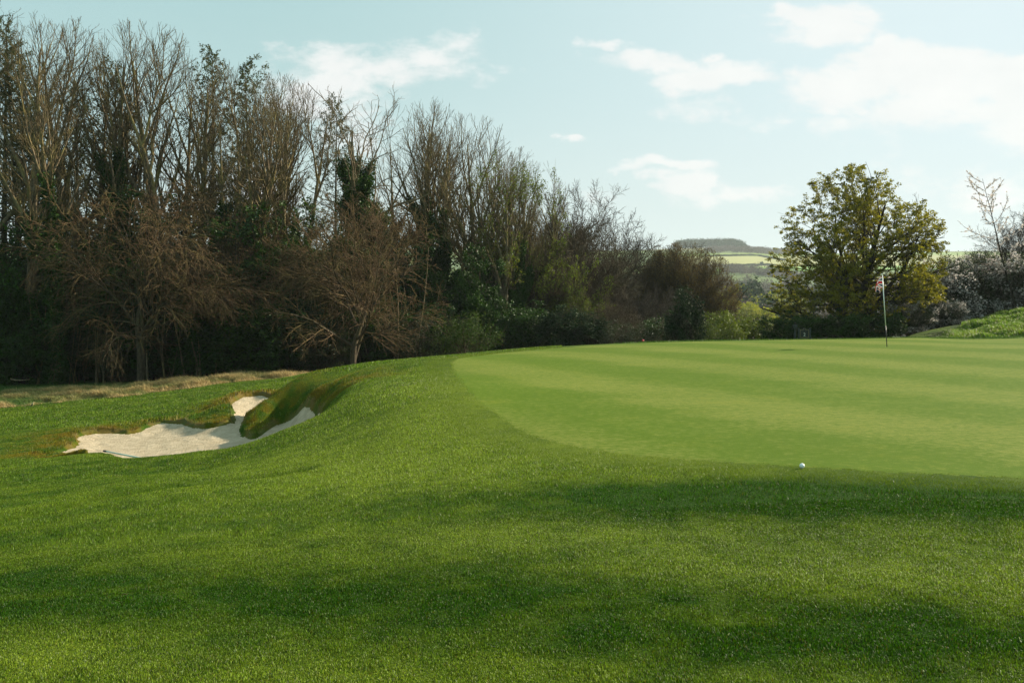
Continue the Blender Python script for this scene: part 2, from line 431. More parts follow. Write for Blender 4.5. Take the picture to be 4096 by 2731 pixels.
def bark(name, c1, c2, c3, amt=.35, scale=3.0):
    M, N, L, n, m, mix, ramp = mat(name)
    pos = n('ShaderNodeTexCoord').outputs['Object']
    mp = n('ShaderNodeMapping', i_Vector=pos, i_Scale=(1, 1, .35))
    a = n('ShaderNodeTexNoise', i_Vector=mp.outputs[0], i_Scale=scale * 4, i_Detail=5.0, i_Roughness=.7)
    b_ = n('ShaderNodeTexNoise', i_Vector=pos, i_Scale=scale * .35, i_Detail=3.0)
    c = mix(ramp(a.outputs[0], .35, .65), c1, c2)
    c = mix(m('MULTIPLY', ramp(b_.outputs[0], .45, .65), amt), c, c3)
    b = n('ShaderNodeBsdfPrincipled', i_Roughness=.85); L.new(c, b.inputs[0]); b.inputs['Specular IOR Level'].default_value = .2
    L.new(bump(N, L, n, a.outputs[0], .6, .03), b.inputs['Normal'])
    return finish(M, N, L, n, b.outputs[0])


M_ASH = bark('lichened_bark', (.085, .06, .034), (.22, .165, .10), (.26, .21, .055), .6)
M_TWIG = bark('pale_brown_twigs', (.062, .044, .022), (.165, .120, .060), (.18, .15, .035), .45)
M_RED = bark('russet_twigs', (.055, .032, .016), (.155, .096, .045), (.21, .165, .05), .4)
M_DARK = bark('dark_bark', (.016, .012, .009), (.04, .031, .02), (.04, .045, .014), .4)
M_MID = bark('grey_brown_twigs', (.035, .025, .015), (.085, .062, .036), (.10, .09, .025), .4)
M_DEAD = bark('bare_stag_bark', (.12, .085, .05), (.24, .18, .11), (.10, .09, .04), .4)


def leafm(name, c1, c2, trans=.4, rough=.5, spec=.4, vscale=.45, c3=None):
    M, N, L, n, m, mix, ramp = mat(name)
    pos = n('ShaderNodeTexCoord').outputs['Object']
    rnd = n('ShaderNodeNewGeometry').outputs['Random Per Island']
    a = n('ShaderNodeTexNoise', i_Vector=pos, i_Scale=vscale, i_Detail=3.0)
    f = m('ADD', m('MULTIPLY', rnd, .55), m('MULTIPLY', ramp(a.outputs[0], .35, .65), .45))
    c = mix(f, c1, c2)
    if c3: c = mix(m('GREATER_THAN', rnd, .86), c, c3)
    b = n('ShaderNodeBsdfPrincipled', i_Roughness=rough); L.new(c, b.inputs[0]); b.inputs['Specular IOR Level'].default_value = spec
    t = n('ShaderNodeBsdfTranslucent'); L.new(c, t.inputs[0])
    s = n('ShaderNodeMixShader', i_0=trans, i_1=b.outputs[0], i_2=t.outputs[0])
    return finish(M, N, L, n, s.outputs[0])


M_IVY = leafm('ivy_leaves', (.008, .026, .003), (.055, .120, .010), .2, .5, .2)
M_HOLLY = leafm('holly_leaves', (.007, .020, .006), (.034, .066, .018), .15, .55, .1)
M_LAUREL = leafm('yellow_green_shrub_leaves', (.04, .07, .006), (.16, .20, .012), .4, .45, .3)
M_SYC = leafm('sycamore_leaves', (.09, .10, .006), (.34, .30, .014), .55, .5, .3, .3)
M_BUD = leafm('fresh_green_leaves', (.04, .075, .006), (.20, .25, .014), .5, .5, .3)
M_LARCH = leafm('larch_needles', (.035, .055, .015), (.085, .10, .03), .4, .6, .2)
M_MIDG = leafm('mid_green_leaves', (.02, .05, .006), (.085, .135, .012), .35, .55, .15)
M_RUSS = leafm('russet_buds', (.10, .045, .025), (.20, .10, .05), .25, .6, .2)
M_BLOS = leafm('white_blossom', (.55, .47, .44), (.85, .78, .74), .35, .6, .2)
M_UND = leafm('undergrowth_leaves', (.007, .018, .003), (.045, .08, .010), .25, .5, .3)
M_DRYL = leafm('orange_buds', (.10, .07, .015), (.20, .13, .02), .4, .6, .2)


def plain(name, col, rough=.6, metal=0.0, spec=.4):
    M, N, L, n, m, mix, ramp = mat(name)
    pos = n('ShaderNodeTexCoord').outputs['Object']
    a = n('ShaderNodeTexNoise', i_Vector=pos, i_Scale=18.0, i_Detail=4.0)
    c = mix(a.outputs[0], tuple(x * .82 for x in col), tuple(min(1, x * 1.15) for x in col))
    b = n('ShaderNodeBsdfPrincipled', i_Roughness=rough, i_Metallic=metal); L.new(c, b.inputs[0]); b.inputs['Specular IOR Level'].default_value = spec
    return finish(M, N, L, n, b.outputs[0])


# ------------------------------------------------------------------ the ground sheet (polar grid), split by what covers it
def turf_colour(x, y):
    """kind of turf: lush, pale, mossy; returns soil-level colour"""
    r = np.hypot(x, y); nA = fbm(x / 1.7, y / 1.3, 4); nB = fbm(x / .35 + 40, y / .35, 3)
    deep_green = np.array([.034, .100, .001]); pale = np.array([.212, .290, .016]); moss = np.array([.20, .145, .005]); straw = np.array([.33, .26, .12])
    nC = fbm(x / .16 + 3, y / .16 + 8, 2)
    f = np.clip(.40 + .28 * nA + .38 * nB + .25 * nC + band(x, y), 0, 1)[..., None]  # noise varies the turf itself; band() adds painted light and shade
    c = deep_green * (1 - f) + pale * f
    ins, d = zone_sand(x, y)
    mo = (1 - sstep(d, .25, 2.2)) * (y > 20.4) * np.clip(.62 + 1.0 * nA + 1.1 * nC + .6 * nB, 0, 1)
    c = c * (1 - mo[..., None]) + moss * mo[..., None]
    ed = .6 * (1 - sstep(d, .0, .09)) * np.clip(.6 + 2 * nB, 0, 1)
    c = c * (1 - ed[..., None] * .75) + np.array([.30, .22, .12]) * ed[..., None] * .75
    return c


def band(x, y):
    """broad foreground swathes of light (positive) and shade (negative) painted into the turf tone"""
    s = 0
    for px, py, rx, ry, a in [(430, 400, 1.6, 5.0, .40), (540, 455, 2.2, 1.6, .28), (330, 520, 2.0, .75, .22), (650, 540, 1.5, .6, .30), (900, 580, 1.3, .5, .28),
                              (760, 500, 2.4, .55, -.34), (1000, 505, 1.4, .5, -.3), (620, 488, 1.5, .4, -.24), (560, 598, 1.7, .40, -.36), (250, 585, 1.5, .5, -.26), (860, 640, 1.1, .30, -.36),
                              (80, 660, .8, .4, .26), (300, 680, .6, .25, .12), (700, 575, 1.0, .3, .15)]:
        q = band.c.get((px, py))
        if q is None: q = band.c[(px, py)] = ground_hit(px, py)
        s = s + a * np.exp(-((x - q[0]) / (rx * (1.8 if a < 0 else 1.3))) ** 2 - ((y - q[1] + .10 * (x - q[0])) / ry) ** 2)
    return s * 1.5 - .55 * np.exp(-(line_dist(x, y, CREASE) / .16) ** 2)  # dark strip along CREASE paints the shade of the slope break


band.c = {}

th_in = np.arange(-.60, .6001, .00095)
th_out = np.linspace(.60, 2 * math.pi - .60, 110)[1:-1]
TH = np.concatenate([th_in, th_out])
rows = np.concatenate([np.geomspace(.25, 3.9, 22)[:-1], np.geomspace(3.9, 18, 240)[:-1], np.geomspace(18, 33, 210)[:-1], np.geomspace(33, 62, 150)[:-1],
                       np.geomspace(62, 700, 60)[:-1], np.geomspace(700, 2300, 150)[:-1], np.geomspace(2300, 3600, 8)])
RR, TT = np.meshgrid(rows, TH, indexing='ij')
GX = RR * np.sin(TT); GY = RR * np.cos(TT)
GZ = height(GX, GY)
nr, nt = RR.shape
ii = np.arange(nr - 1)[:, None]; jj = np.arange(nt)[None, :]; j2 = (jj + 1) % nt
quad = np.stack([ii * nt + jj, (ii + 1) * nt + jj, (ii + 1) * nt + j2, ii * nt + j2], -1)[..., ::-1].reshape(-1, 4)
Vg = np.stack([GX, GY, GZ], -1).reshape(-1, 3)
cen = Vg[quad].mean(1); rc = np.hypot(cen[:, 0], cen[:, 1])
_sv, _sd = zone_sand(Vg[:, 0], Vg[:, 1]); _sv = _sv & (_sd > .055); isand = _sv[quad].all(1)
igreen = np.zeros(len(cen), bool); nm = (rc < 60) & (cen[:, 0] > -5) & (cen[:, 1] > 3)
igreen[nm], _dg = inpoly(cen[nm, 0] + .07 * vnoise(cen[nm, 0] * 9, cen[nm, 1] * 9), cen[nm, 1] + .07 * vnoise(cen[nm, 0] * 9 + 50, cen[nm, 1] * 9), green_s)
ifar = rc > 62


def sub(name, mask, mat_, colf=None):
    f = quad[mask]; used, inv = np.unique(f, return_inverse=True)
    me = mesh_np(name, Vg[used], [inv.reshape(-1, 4)])
    if colf is not None: setcol(me, 'col', colf(Vg[used, 0], Vg[used, 1], Vg[used, 2]))
    return link(name, me, mat_)


def far_colour(x, y, z):
    """crops and pasture on the far hillside, woodland floor in the valley"""
    u = x / np.maximum(y, 1) * F + CX
    dz = (z - CAMZ) / np.maximum(y, 1); v = CY - F * (dz * math.cos(PITCH) + math.sin(PITCH)) / (math.cos(PITCH) - dz * math.sin(PITCH))
    floor = np.array([.05, .06, .02]); c = np.tile(floor, (len(x), 1))
    pasture = np.array([.20, .27, .06]); stubble = np.array([.34, .31, .14]); bright = np.array([.17, .30, .05])
    hill = y > 900
    edges = [(247, 249.6, stubble), (249.6, 253, np.array([.14, .17, .06])), (253, 255.9, pasture), (255.9, 266, stubble * .8 + pasture * .25), (266, 271, bright), (271, 400, np.array([.10, .14, .04]))]
    vv = v + .004 * (u - 720) + .9 * fbm(u / 60, v / 30, 2)
    for a, b, col in edges: c[hill & (vv >= a) & (vv < b)] = col
    left = hill & (u < 655) & (vv > 250)
    c[left] = np.where((np.sin(u[left] / 23 + v[left] * .3) > 0)[:, None], pasture * .8, np.array([.12, .17, .06]))
    c[hill & (v < 247.5) & (u > 745)] = np.array([.10, .13, .05])
    return c


def mound_colour(x, y):
    c = turf_colour(x, y); k = (y > 42.3) & (x / y > .438)
    c[k] = np.array([.07, .12, .02]); return c


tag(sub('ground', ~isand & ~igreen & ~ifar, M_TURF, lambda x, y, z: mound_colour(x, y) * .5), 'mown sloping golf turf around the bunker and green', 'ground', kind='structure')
tag(sub('putting_green', igreen, M_GREEN), 'smooth pale mown putting green on the right', 'putting green', kind='structure')
tag(sub('bunker_sand', isand, M_SAND), 'pale cream sand of the bunker below the grass bank', 'sand', kind='structure')
tag(sub('hills', ifar, M_FAR, far_colour), 'far hillside of pale green fields beyond the valley', 'hills', kind='structure')


# ------------------------------------------------------------------ grass blades
def blades(name, x, y, hgt, wid, colr, lean, leandir, seed, seg=2, label='', cat='grass'):
    rs = np.random.RandomState(seed); n0 = len(x)
    z = height(x, y); az = rs.rand(n0) * 2 * math.pi
    side = np.stack([np.cos(az), np.sin(az), np.zeros(n0)], 1) * wid[:, None] * .5
    ld = np.stack([np.cos(leandir), np.sin(leandir), np.zeros(n0)], 1) * lean[:, None]
    rnd = rs.normal(0, .35, (n0, 3)); rnd[:, 2] = 0
    ld = ld + rnd
    up = np.array([0, 0, 1.0])
    base = np.stack([x, y, z - .004], 1)
    if seg == 2 or False:
        mid = base + (up * .6 + ld * .25) * hgt[:, None]
        tip = base + (up * np.clip(1 - .35 * np.linalg.norm(ld, axis=1), .35, 1)[:, None] + ld * .8) * hgt[:, None]
        V = np.stack([base - side, base + side, mid + side * .75, mid - side * .75, tip], 1).reshape(-1, 3)
        o = np.arange(n0)[:, None] * 5
        faces = [np.concatenate([o, o + 1, o + 2, o + 3], 1), np.concatenate([o + 3, o + 2, o + 4], 1)]; k = 5
    else:
        tip = base + (up + ld * .7) * hgt[:, None]
        V = np.stack([base - side, base + side, tip], 1).reshape(-1, 3)
        o = np.arange(n0)[:, None] * 3; faces = [np.concatenate([o, o + 1, o + 2], 1)]; k = 3
    me = mesh_np(name, V, faces, smooth=False)
    setcol(me, 'col', np.repeat(colr, k, 0))
    return tag(link(name, me, M_GRASS), label, cat, kind='stuff')


def scatter(rs, n0, y0, y1, umin, umax, pw=1.0):
    """uniform over a wedge in front of the camera position, in world metres"""
    y = np.sqrt(rs.rand(n0) * (y1 ** 2 - y0 ** 2) + y0 ** 2); u = rs.rand(n0) * (umax - umin) + umin
    return u * y, y


def keep_turf(x, y):
    s, ds = zone_sand(x, y); g = np.zeros(len(x), bool); nm = (x > -5)
    g[nm], dg = inpoly(x[nm], y[nm], green_s); g[nm] &= dg > .03 + .16 * np.abs(vnoise(x[nm] * 7, y[nm] * 7))
    return ~s & ~g


def blade_cols(x, y, rs, gain=1.0):
    c = turf_colour(x, y) * gain
    j = rs.rand(len(x), 1); c = c * (.35 + 1.35 * rs.rand(len(x), 1) ** 1.3)
    k = rs.rand(len(x)) < .008 + .05 * np.clip(band(x, y), 0, .5); c[k] = np.array([.34, .39, .17]) * (.6 + .6 * rs.rand(k.sum(), 1))  # pale blades painted as glints, denser in the light swathes
    k = rs.rand(len(x)) < .05; c[k] = c[k] * .4 + np.array([.16, .12, .01]) * .6
    return c


def lean_of(x, y):
    b = band(x, y); return .35 + .5 * np.clip(b, -.5, .5), np.full(len(x), R(100)) + np.where(b > 0, 0, math.pi) * .0


for nm_, n0, y0, y1, hh, ww, seg, lab in [
    ('grass', 1300000, 3.0, 7.4, .016, .0040, 2, 'nearest short grass blades of the foreground turf'),
    ('grass', 1000000, 7.4, 14.5, .018, .0068, 3, 'short grass of the turf in front of the green and bunker'),
    ('grass', 560000, 14.5, 27, .024, .011, 3, 'short grass on the slope around the bunker'),
    ('grass', 340000, 27, 46, .04, .028, 3, 'short grass on the slope between bunker and wood')]:
    rs = np.random.RandomState(int(y0 * 10))
    x, y = scatter(rs, n0, y0, y1, -.95 if y0 < 14 else -.85, .85 if y0 < 14 else .05)
    k = keep_turf(x, y); x, y = x[k], y[k]
    ln, ldir = lean_of(x, y)
    clump = 1 + .5 * np.clip(fbm(x / .12, y / .12, 2) * 1.4, -.7, 1)
    hg = hh * (.6 + .8 * rs.rand(len(x))) * clump
    s_, d_ = zone_sand(x, y); hg = hg * (1 + 1.3 * (1 - sstep(d_, 0, .9)) * (d_ < 5) * (y > 21.5))
    if y0 < 40: _g, dg_ = inpoly(x, y, green_s[::2]); hg = hg * (.5 + .5 * sstep(dg_, .0, .7))
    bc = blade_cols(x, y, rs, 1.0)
    if y0 < 40:
        kk = (1 - sstep(dg_ + .15 * vnoise(x * 5, y * 5), .45, .8))[:, None] * .65; bc = bc * (1 - kk) + np.array([.15, .205, .014]) * kk * (.75 + .5 * rs.rand(len(x), 1))
    blades(nm_, x, y, hg, ww * (.7 + .6 * rs.rand(len(x))), bc, ln, ldir, int(y0), seg, lab)

# collar of turf at the back of the green, mound of rough grass on the right
rs = np.random.RandomState(5)
x, y = scatter(rs, 90000, 42.3, 52, .36, .62); k = (y < 47.5) | (x / y > .45); x, y = x[k], y[k]
bank = sstep(x / y, .425, .445)
tuft = np.clip(.5 + 2.0 * fbm(x / .8, y / .8, 3), .12, 1.7) * (.2 + .8 * bank)
mc = np.array([.15, .25, .02]) * (.6 + .8 * rs.rand(len(x), 1)) + np.array([.10, .07, .01]) * np.clip(fbm(x / 1.1 + 9, y / 1.1, 3), 0, 1)[:, None]
mc = mc * bank[:, None] + np.array([.03, .05, .008]) * (1 - bank[:, None])  # ramp left of the bank coloured dark to stand for tree shade
k = (rs.rand(len(x)) < .08) & (bank > .5); mc[k] = np.array([.42, .38, .20])
blades('grass', x, y, .17 * tuft * (.5 + rs.rand(len(x))), .03 * np.ones(len(x)), mc, .5 * np.ones(len(x)), np.full(len(x), R(160)), 6, 2, 'tussocky rough grass on the bank beyond the green')
x, y = scatter(rs, 60000, 38, 44, -.08, .62); g, dg = inpoly(x, y, green_s); k = ~g & (dg < 1.6); x, y = x[k], y[k]
blades('grass', x, y, .05 * (.5 + rs.rand(len(x))), .03 * np.ones(len(x)), np.array([.06, .12, .012]) * (.7 + .6 * rs.rand(len(x), 1)), .3 * np.ones(len(x)), np.full(len(x), 1.5), 8, 1, 'darker collar of grass behind the green')

# long dry grass along the wood edge
rs = np.random.RandomState(15)
x, y = scatter(rs, 560000, 38.5, 60, -.62, -.12)
pxx = x / y * F + CX; edge = 40.2 + .021 * (pxx) + 1.1 * fbm(pxx / 22, y / 9, 4)
k = (y > edge) & (pxx < 372); x, y, edge = x[k], y[k], edge[k]
f = np.clip(.80 + 1.5 * fbm(x / 1.5, y / .9, 4) - .035 * (y - edge) * 3, 0, 1)[:, None]
straw = np.array([.48, .36, .16]); gr = np.array([.09, .17, .03])
cc = (straw * f + gr * (1 - f)) * (.6 + .7 * rs.rand(len(x), 1))
hh = np.clip((y - edge) / .8, .3, 1) * (.16 + .26 * np.clip(f[:, 0] + .3 * fbm(x / .5, y / .5, 2), 0, 1.2)) * (.5 + .9 * rs.rand(len(x)))
blades('dry_grass', x, y, hh, .026 * np.ones(len(x)), cc, .7 * np.ones(len(x)), np.full(len(x), R(200)) + rs.normal(0, .7, len(x)), 16, 2,
       'strip of long straw-coloured and green grass along the wood edge')


# ------------------------------------------------------------------ trees: branches grown level by level
def norm(a): return a / np.maximum(np.linalg.norm(a, axis=-1, keepdims=True), 1e-9)


def run_branches(rs, P0, D, Ln, k, wig, trop):
    """polylines: (n,k+1,3) points"""
    pts = [P0]; d = D.copy(); seg = (Ln / k)[:, None]
    for i in range(k):
        d = norm(d + rs.normal(0, wig, d.shape) + np.array([0, 0, 1.0]) * trop * ((i + 1) / k))
        pts.append(pts[-1] + d * seg)
    return np.stack(pts, 1)


def tubes(pts, r0, r1, sides, pw=1.0):
    n0, k1, _ = pts.shape
    d = np.gradient(pts, axis=1); d = norm(d)
    ref = np.where(np.abs(d[:, :1, 2:3]) > .8, np.array([1.0, 0, 0]), np.array([0, 0, 1.0]))
    a = norm(np.cross(d, ref)); b = np.cross(d, a)
    t = np.linspace(0, 1, k1)[None, :] ** pw; r = r0[:, None] * (1 - t) + r1[:, None] * t
    an = np.arange(sides) / sides * 2 * math.pi
    V = pts[:, :, None, :] + r[:, :, None, None] * (np.cos(an)[None, None, :, None] * a[:, :, None, :] + np.sin(an)[None, None, :, None] * b[:, :, None, :])
    V = V.reshape(-1, 3)
    bi = np.arange(n0)[:, None, None] * k1 * sides; ri = np.arange(k1 - 1)[None, :, None] * sides; si = np.arange(sides)[None, None, :]; s2 = (si + 1) % sides
    q = np.stack([bi + ri + si, bi + ri + s2, bi + ri + sides + s2, bi + ri + sides + si], -1).reshape(-1, 4)
    return V, q


def env_limit(P0, D, Lmax, env):
    """length until the direction leaves the crown's envelope"""
    zc, rx, up, dn, pw = env
    ts = np.linspace(.04, 1.0, 16)
    p = P0[:, None] + D[:, None] * (Lmax[:, None, None] * ts[None, :, None])
    rz = np.where(p[..., 2] > zc, up, dn)
    v = ((p[..., 0] ** 2 + p[..., 1] ** 2) / rx ** 2) ** (pw / 2) + (np.abs(p[..., 2] - zc) / rz) ** pw
    out_ = v > 1
    first = np.where(out_.any(1), out_.argmax(1), 15)
    return Lmax * ts[first]


def grow(spec, seed):
    rs = np.random.RandomState(seed); env = spec['env']
    st = spec['stems']
    P0 = np.array([s[0] for s in st], float); D = norm(np.array([s[1] for s in st], float)); Ln = np.array([s[2] for s in st], float); r0 = np.array([s[3] for s in st], float)
    r1 = r0 * spec.get('stem_tip', .12)
    levels = []; pts = run_branches(rs, P0, D, Ln, spec.get('stem_k', 10), spec.get('stem_wig', .06), spec.get('stem_trop', .05))
    levels.append((pts, r0, r1, spec.get('stem_sides', 8)))
    for lv in spec['levels']:
        par, pr0, pr1, _ = levels[-1]; nP, k1, _ = par.shape
        plen = np.linalg.norm(np.diff(par, axis=1), axis=2).sum(1)
        cnt = lv['n'] * (plen / max(np.median(plen), 1e-6) if lv.get('bylen', True) else np.ones(nP))
        cnt = np.clip(np.round(cnt * (.8 + .4 * rs.rand(nP))), 1, lv['n'] * 3).astype(int)
        idx = np.repeat(np.arange(nP), cnt); m_ = len(idx)
        order = np.concatenate([np.arange(c) for c in cnt]); tot = cnt[idx]
        t = lv['t0'] + (lv.get('t1', 1.0) - lv['t0']) * (order + rs.rand(m_)) / tot
        f = t * (k1 - 1); i0 = np.minimum(f.astype(int), k1 - 2); fr = (f - i0)[:, None]
        S = par[idx, i0] * (1 - fr) + par[idx, i0 + 1] * fr; pd = norm(par[idx, i0 + 1] - par[idx, i0])
        ref = norm(rs.normal(0, 1, (m_, 3))); a = norm(np.cross(pd, ref)); b = np.cross(pd, a)
        phi = order * 2.399963 + rs.rand(m_) * lv.get('pj', 1.2) + idx * 1.7
        # deterministic frame so that siblings fan out
        rf = np.where(np.abs(pd[:, 2:3]) > .9, np.array([1.0, 0, 0]), np.array([0, 0, 1.0])); a = norm(np.cross(pd, rf)); b = np.cross(pd, a)
        ang = np.radians(np.interp(t, [lv['t0'], 1], lv['ang'])) + rs.normal(0, lv.get('asd', .15), m_)
        d = pd * np.cos(ang)[:, None] + (a * np.cos(phi)[:, None] + b * np.sin(phi)[:, None]) * np.sin(ang)[:, None]
        d = norm(d + np.array([0, 0, 1.0]) * lv.get('lift', 0) + lv.get('out', 0) * norm(S * np.array([1, 1, 0]) + 1e-4))
        Lr = lv['len'][0] + (lv['len'][1] - lv['len'][0]) * t
        Lm = (plen[idx] * Lr if lv.get('rel', True) else Lr) * (.65 + .6 * rs.rand(m_))
        Lm = np.minimum(Lm, env_limit(S, d, Lm, env) * (.8 + .3 * rs.rand(m_)))
        keep = Lm > lv.get('min', .12); S, d, Lm, idx, t = S[keep], d[keep], Lm[keep], idx[keep], t[keep]
        rp = (pr0[idx] * (1 - t) + pr1[idx] * t)
        rr = np.minimum(rp * lv.get('rr', .6), lv.get('rmax', 9)) * np.clip(.55 + Lm / max(Lm.mean(), .01) * .45, .5, 1.2); rr = np.maximum(rr, lv.get('rmin', .006))
        c = run_branches(rs, S, d, Lm, lv['k'], lv['wig'], lv['trop'])
        levels.append((c, rr, np.maximum(rr * lv.get('tip', .3), lv.get('rmin', .006) * .7), lv.get('sides', 4)))
    return levels


def tube_mesh(name, levels):
    Vs, Qs, o = [], [], 0
    for pts, r0, r1, s in levels:
        V, q = tubes(pts, r0, r1, s); Vs.append(V); Qs.append(q + o); o += len(V)
    return mesh_np(name, np.concatenate(Vs), [np.concatenate(Qs)])


def along(rs, lv, per, t0=0.3, jit=.05):
    pts, r0, r1, s = lv; n0, k1, _ = pts.shape
    idx = np.repeat(np.arange(n0), per); t = t0 + (1 - t0) * rs.rand(len(idx))
    f = t * (k1 - 1); i0 = np.minimum(f.astype(int), k1 - 2); fr = (f - i0)[:, None]
    return pts[idx, i0] * (1 - fr) + pts[idx, i0 + 1] * fr + rs.normal(0, jit, (len(idx), 3))


def leaf_mesh(name, pts, size, rs, asp=.6, flat=.35):
    """one small bent leaf (two triangles folded on the midrib) per point"""
    n0 = len(pts); s = (size * (.6 + .8 * rs.rand(n0)))[:, None]
    nrm = norm(rs.normal(0, 1, (n0, 3)) + np.array([0, 0, flat * 2])); d = norm(np.cross(nrm, rs.normal(0, 1, (n0, 3)))); e = np.cross(nrm, d)
    V = np.stack([pts - d * s * .5, pts + e * s * asp * .5 + nrm * s * .12, pts + d * s * .5, pts - e * s * asp * .5 + nrm * s * .12], 1).reshape(-1, 3)
    o = np.arange(n0)[:, None] * 4
    return mesh_np(name, V, [np.concatenate([np.concatenate([o, o + 1, o + 2], 1), np.concatenate([o, o + 2, o + 3], 1)])], smooth=False)


def clumps(rs, C, rad, per, squash=.8):
    idx = np.repeat(np.arange(len(C)), per); v = norm(rs.normal(0, 1, (len(idx), 3))) * (rs.rand(len(idx), 1) ** .45)
    v[:, 2] *= squash
    return C[idx] + v * (rad[idx][:, None] if hasattr(rad, '__len__') else rad)


def ivy_points(rs, levels, hmax, dens, rad):
    out_ = []
    for li, (pts, r0, r1, s) in enumerate(levels[:2]):
        n0, k1, _ = pts.shape; m_ = int(dens * (n0 if li == 0 else n0 * .35))
        idx = rs.randint(0, n0, m_); t = rs.rand(m_) * (1 if li == 0 else .45)
        f = t * (k1 - 1); i0 = np.minimum(f.astype(int), k1 - 2); fr = (f - i0)[:, None]
        c = pts[idx, i0] * (1 - fr) + pts[idx, i0 + 1] * fr
        c = c[c[:, 2] < hmax * (.75 + .35 * rs.rand(len(c)))]
        rr = rad * (.35 + .9 * np.abs(np.sin(c[:, 2] * 1.3 + idx[:len(c)])) * rs.rand(len(c))) * (1.15 - .7 * c[:, 2] / hmax)
        v = norm(rs.normal(0, 1, c.shape)); out_.append(c + v * np.maximum(rr, .08)[:, None])
    return np.concatenate(out_)


def thin(pts, sc, th, seed=0):
    a = fbm(pts[:, 0] * sc + seed, pts[:, 2] * sc + pts[:, 1] * sc * .7, 3) + .5 * fbm(pts[:, 1] * sc + 7, pts[:, 2] * sc + 3, 3)
    return pts[a > th]


PROTO = {}


def proto(key, name, parts, H):
    PROTO[key] = (name, parts, H)


def put(key, px, Y, top, label, cat='tree', group=None, rz=None, name=None, wide=1.0, xoff=None):
    nm0, parts, H = PROTO[key]
    x = (px - CX) / F * Y; z0 = float(height(np.array([x]), np.array([float(Y)]))[0]) - .05
    zt = P(px, top, Y)[2]; s = (zt - z0) / H
    put.k += 1
    root = empty(name or nm0, (x, Y, z0), put.k * 2.1 if rz is None else R(rz), (s * wide, s * wide, s))
    tag(root, label, cat, group)
    for pn, me, mt in parts: link(pn, me, mt, root)
    return root


put.k = 0


def up_stems(rs, n0, spread, ln, r, base=(0, 0, 0)):
    return [(base, (math.cos(i * 2.4 + rs.rand()) * spread * (.4 + .8 * rs.rand()), math.sin(i * 2.4 + rs.rand()) * spread * (.4 + .8 * rs.rand()), 1), ln * (.8 + .25 * rs.rand()), r * (.75 + .5 * rs.rand())) for i in range(n0)]


def fork(levels0, rs, n0, t, spread, ln, r):
    pass


# tall bare trees with ascending limbs
def ash(seed, env, n_l1=11, l4=2, stems=None, wig=.07, t0=.33):
    rs = np.random.RandomState(seed)
    st = stems or [((0, 0, 0), (rs.normal(0, .04), rs.normal(0, .04), 1), 18.0, .36)]
    return grow(dict(env=env, stems=st, stem_k=14, stem_wig=.045, stem_trop=.03, stem_tip=.1, stem_sides=9, levels=[
        dict(n=n_l1, t0=t0, t1=.93, ang=(40, 20), asd=.12, len=(.66, .32), k=9, wig=wig, trop=.14, rr=.72, sides=6, tip=.15),
        dict(n=7, t0=.18, ang=(34, 24), len=(.55, .30), k=6, wig=.07, trop=.12, rr=.55, sides=4, tip=.25, rmin=.012),
        dict(n=6, t0=.15, ang=(36, 26), len=(.55, .34), k=4, wig=.09, trop=.12, rr=.55, sides=3, rmin=.010, tip=.5),
        dict(n=l4, t0=.12, ang=(36, 26), len=(.5, .4), k=2, wig=.10, trop=.12, rr=.6, sides=3, rmin=.0068, tip=.6, min=.08)]), seed)


rsA = np.random.RandomState(3)
for i, (seed, env) in enumerate([(11, (12.5, 3.3, 7.6, 8.5, 2.4)), (12, (12, 4.1, 8.0, 7.5, 2.3)), (13, (12.5, 2.8, 7.5, 9, 2.4))]):
    st = None
    if i == 1: st = [((0, 0, 0), (.05, 0, 1), 17.5, .33), ((.35, .1, 0), (.16, .1, 1), 16.5, .27)]
    if i == 2: st = [((0, 0, 0), (0, 0.02, 1), 18.5, .28)]
    lv = ash(seed, env, stems=st)
    proto('ash%d' % i, 'bare_tree', [('trunk', tube_mesh('bare_tree_trunk', lv[:2]), M_ASH), ('crown', tube_mesh('bare_tree_crown', lv[2:]), M_TWIG)], 20)
    if i == 1:
        rs = np.random.RandomState(5); lf = np.concatenate([along(rs, lv[4], 3, .1, .09), along(rs, lv[3], 4, .2, .12)]); lf = thin(lf, .45, -.12)
        proto('leafash', 'leafing_tree', [('trunk', PROTO['ash1'][1][0][1], M_DARK), ('crown', PROTO['ash1'][1][1][1], M_DARK), ('foliage', leaf_mesh('fresh_leaves', lf, .15, rs), M_BUD)], 20)
    if i in (0, 1):
        iv = leaf_mesh('ivy', ivy_points(np.random.RandomState(seed), lv, 12.0 if i == 0 else 10.5, 22000, .75), .17, np.random.RandomState(1))
        proto('ivy%d' % i, 'ivy_clad_tree', [('trunk', PROTO['ash%d' % i][1][0][1], M_ASH), ('crown', PROTO['ash%d' % i][1][1][1], M_TWIG), ('ivy', iv, M_IVY)], 20)

# stag-headed tree: few thick crooked limbs above ivy
lv = grow(dict(env=(12, 5.0, 8, 8, 2.5), stems=[((0, 0, 0), (.02, 0, 1), 16.5, .34), ((.4, 0, 0), (.22, .05, 1), 15, .26)], stem_k=16, stem_wig=.10, stem_trop=.06, stem_tip=.18, levels=[
    dict(n=11, t0=.40, ang=(48, 32), len=(.45, .40), k=10, wig=.20, trop=.12, rr=.6, sides=6, tip=.3, rmin=.03),
    dict(n=6, t0=.25, ang=(50, 35), len=(.45, .35), k=7, wig=.22, trop=.07, rr=.6, sides=4, tip=.35, rmin=.02),
    dict(n=4, t0=.2, ang=(50, 35), len=(.45, .35), k=4, wig=.22, trop=.05, rr=.6, sides=3, rmin=.011, tip=.5)]), 21)
iv = leaf_mesh('ivy', ivy_points(np.random.RandomState(2), lv, 13.2, 26000, 1.15), .17, np.random.RandomState(1))
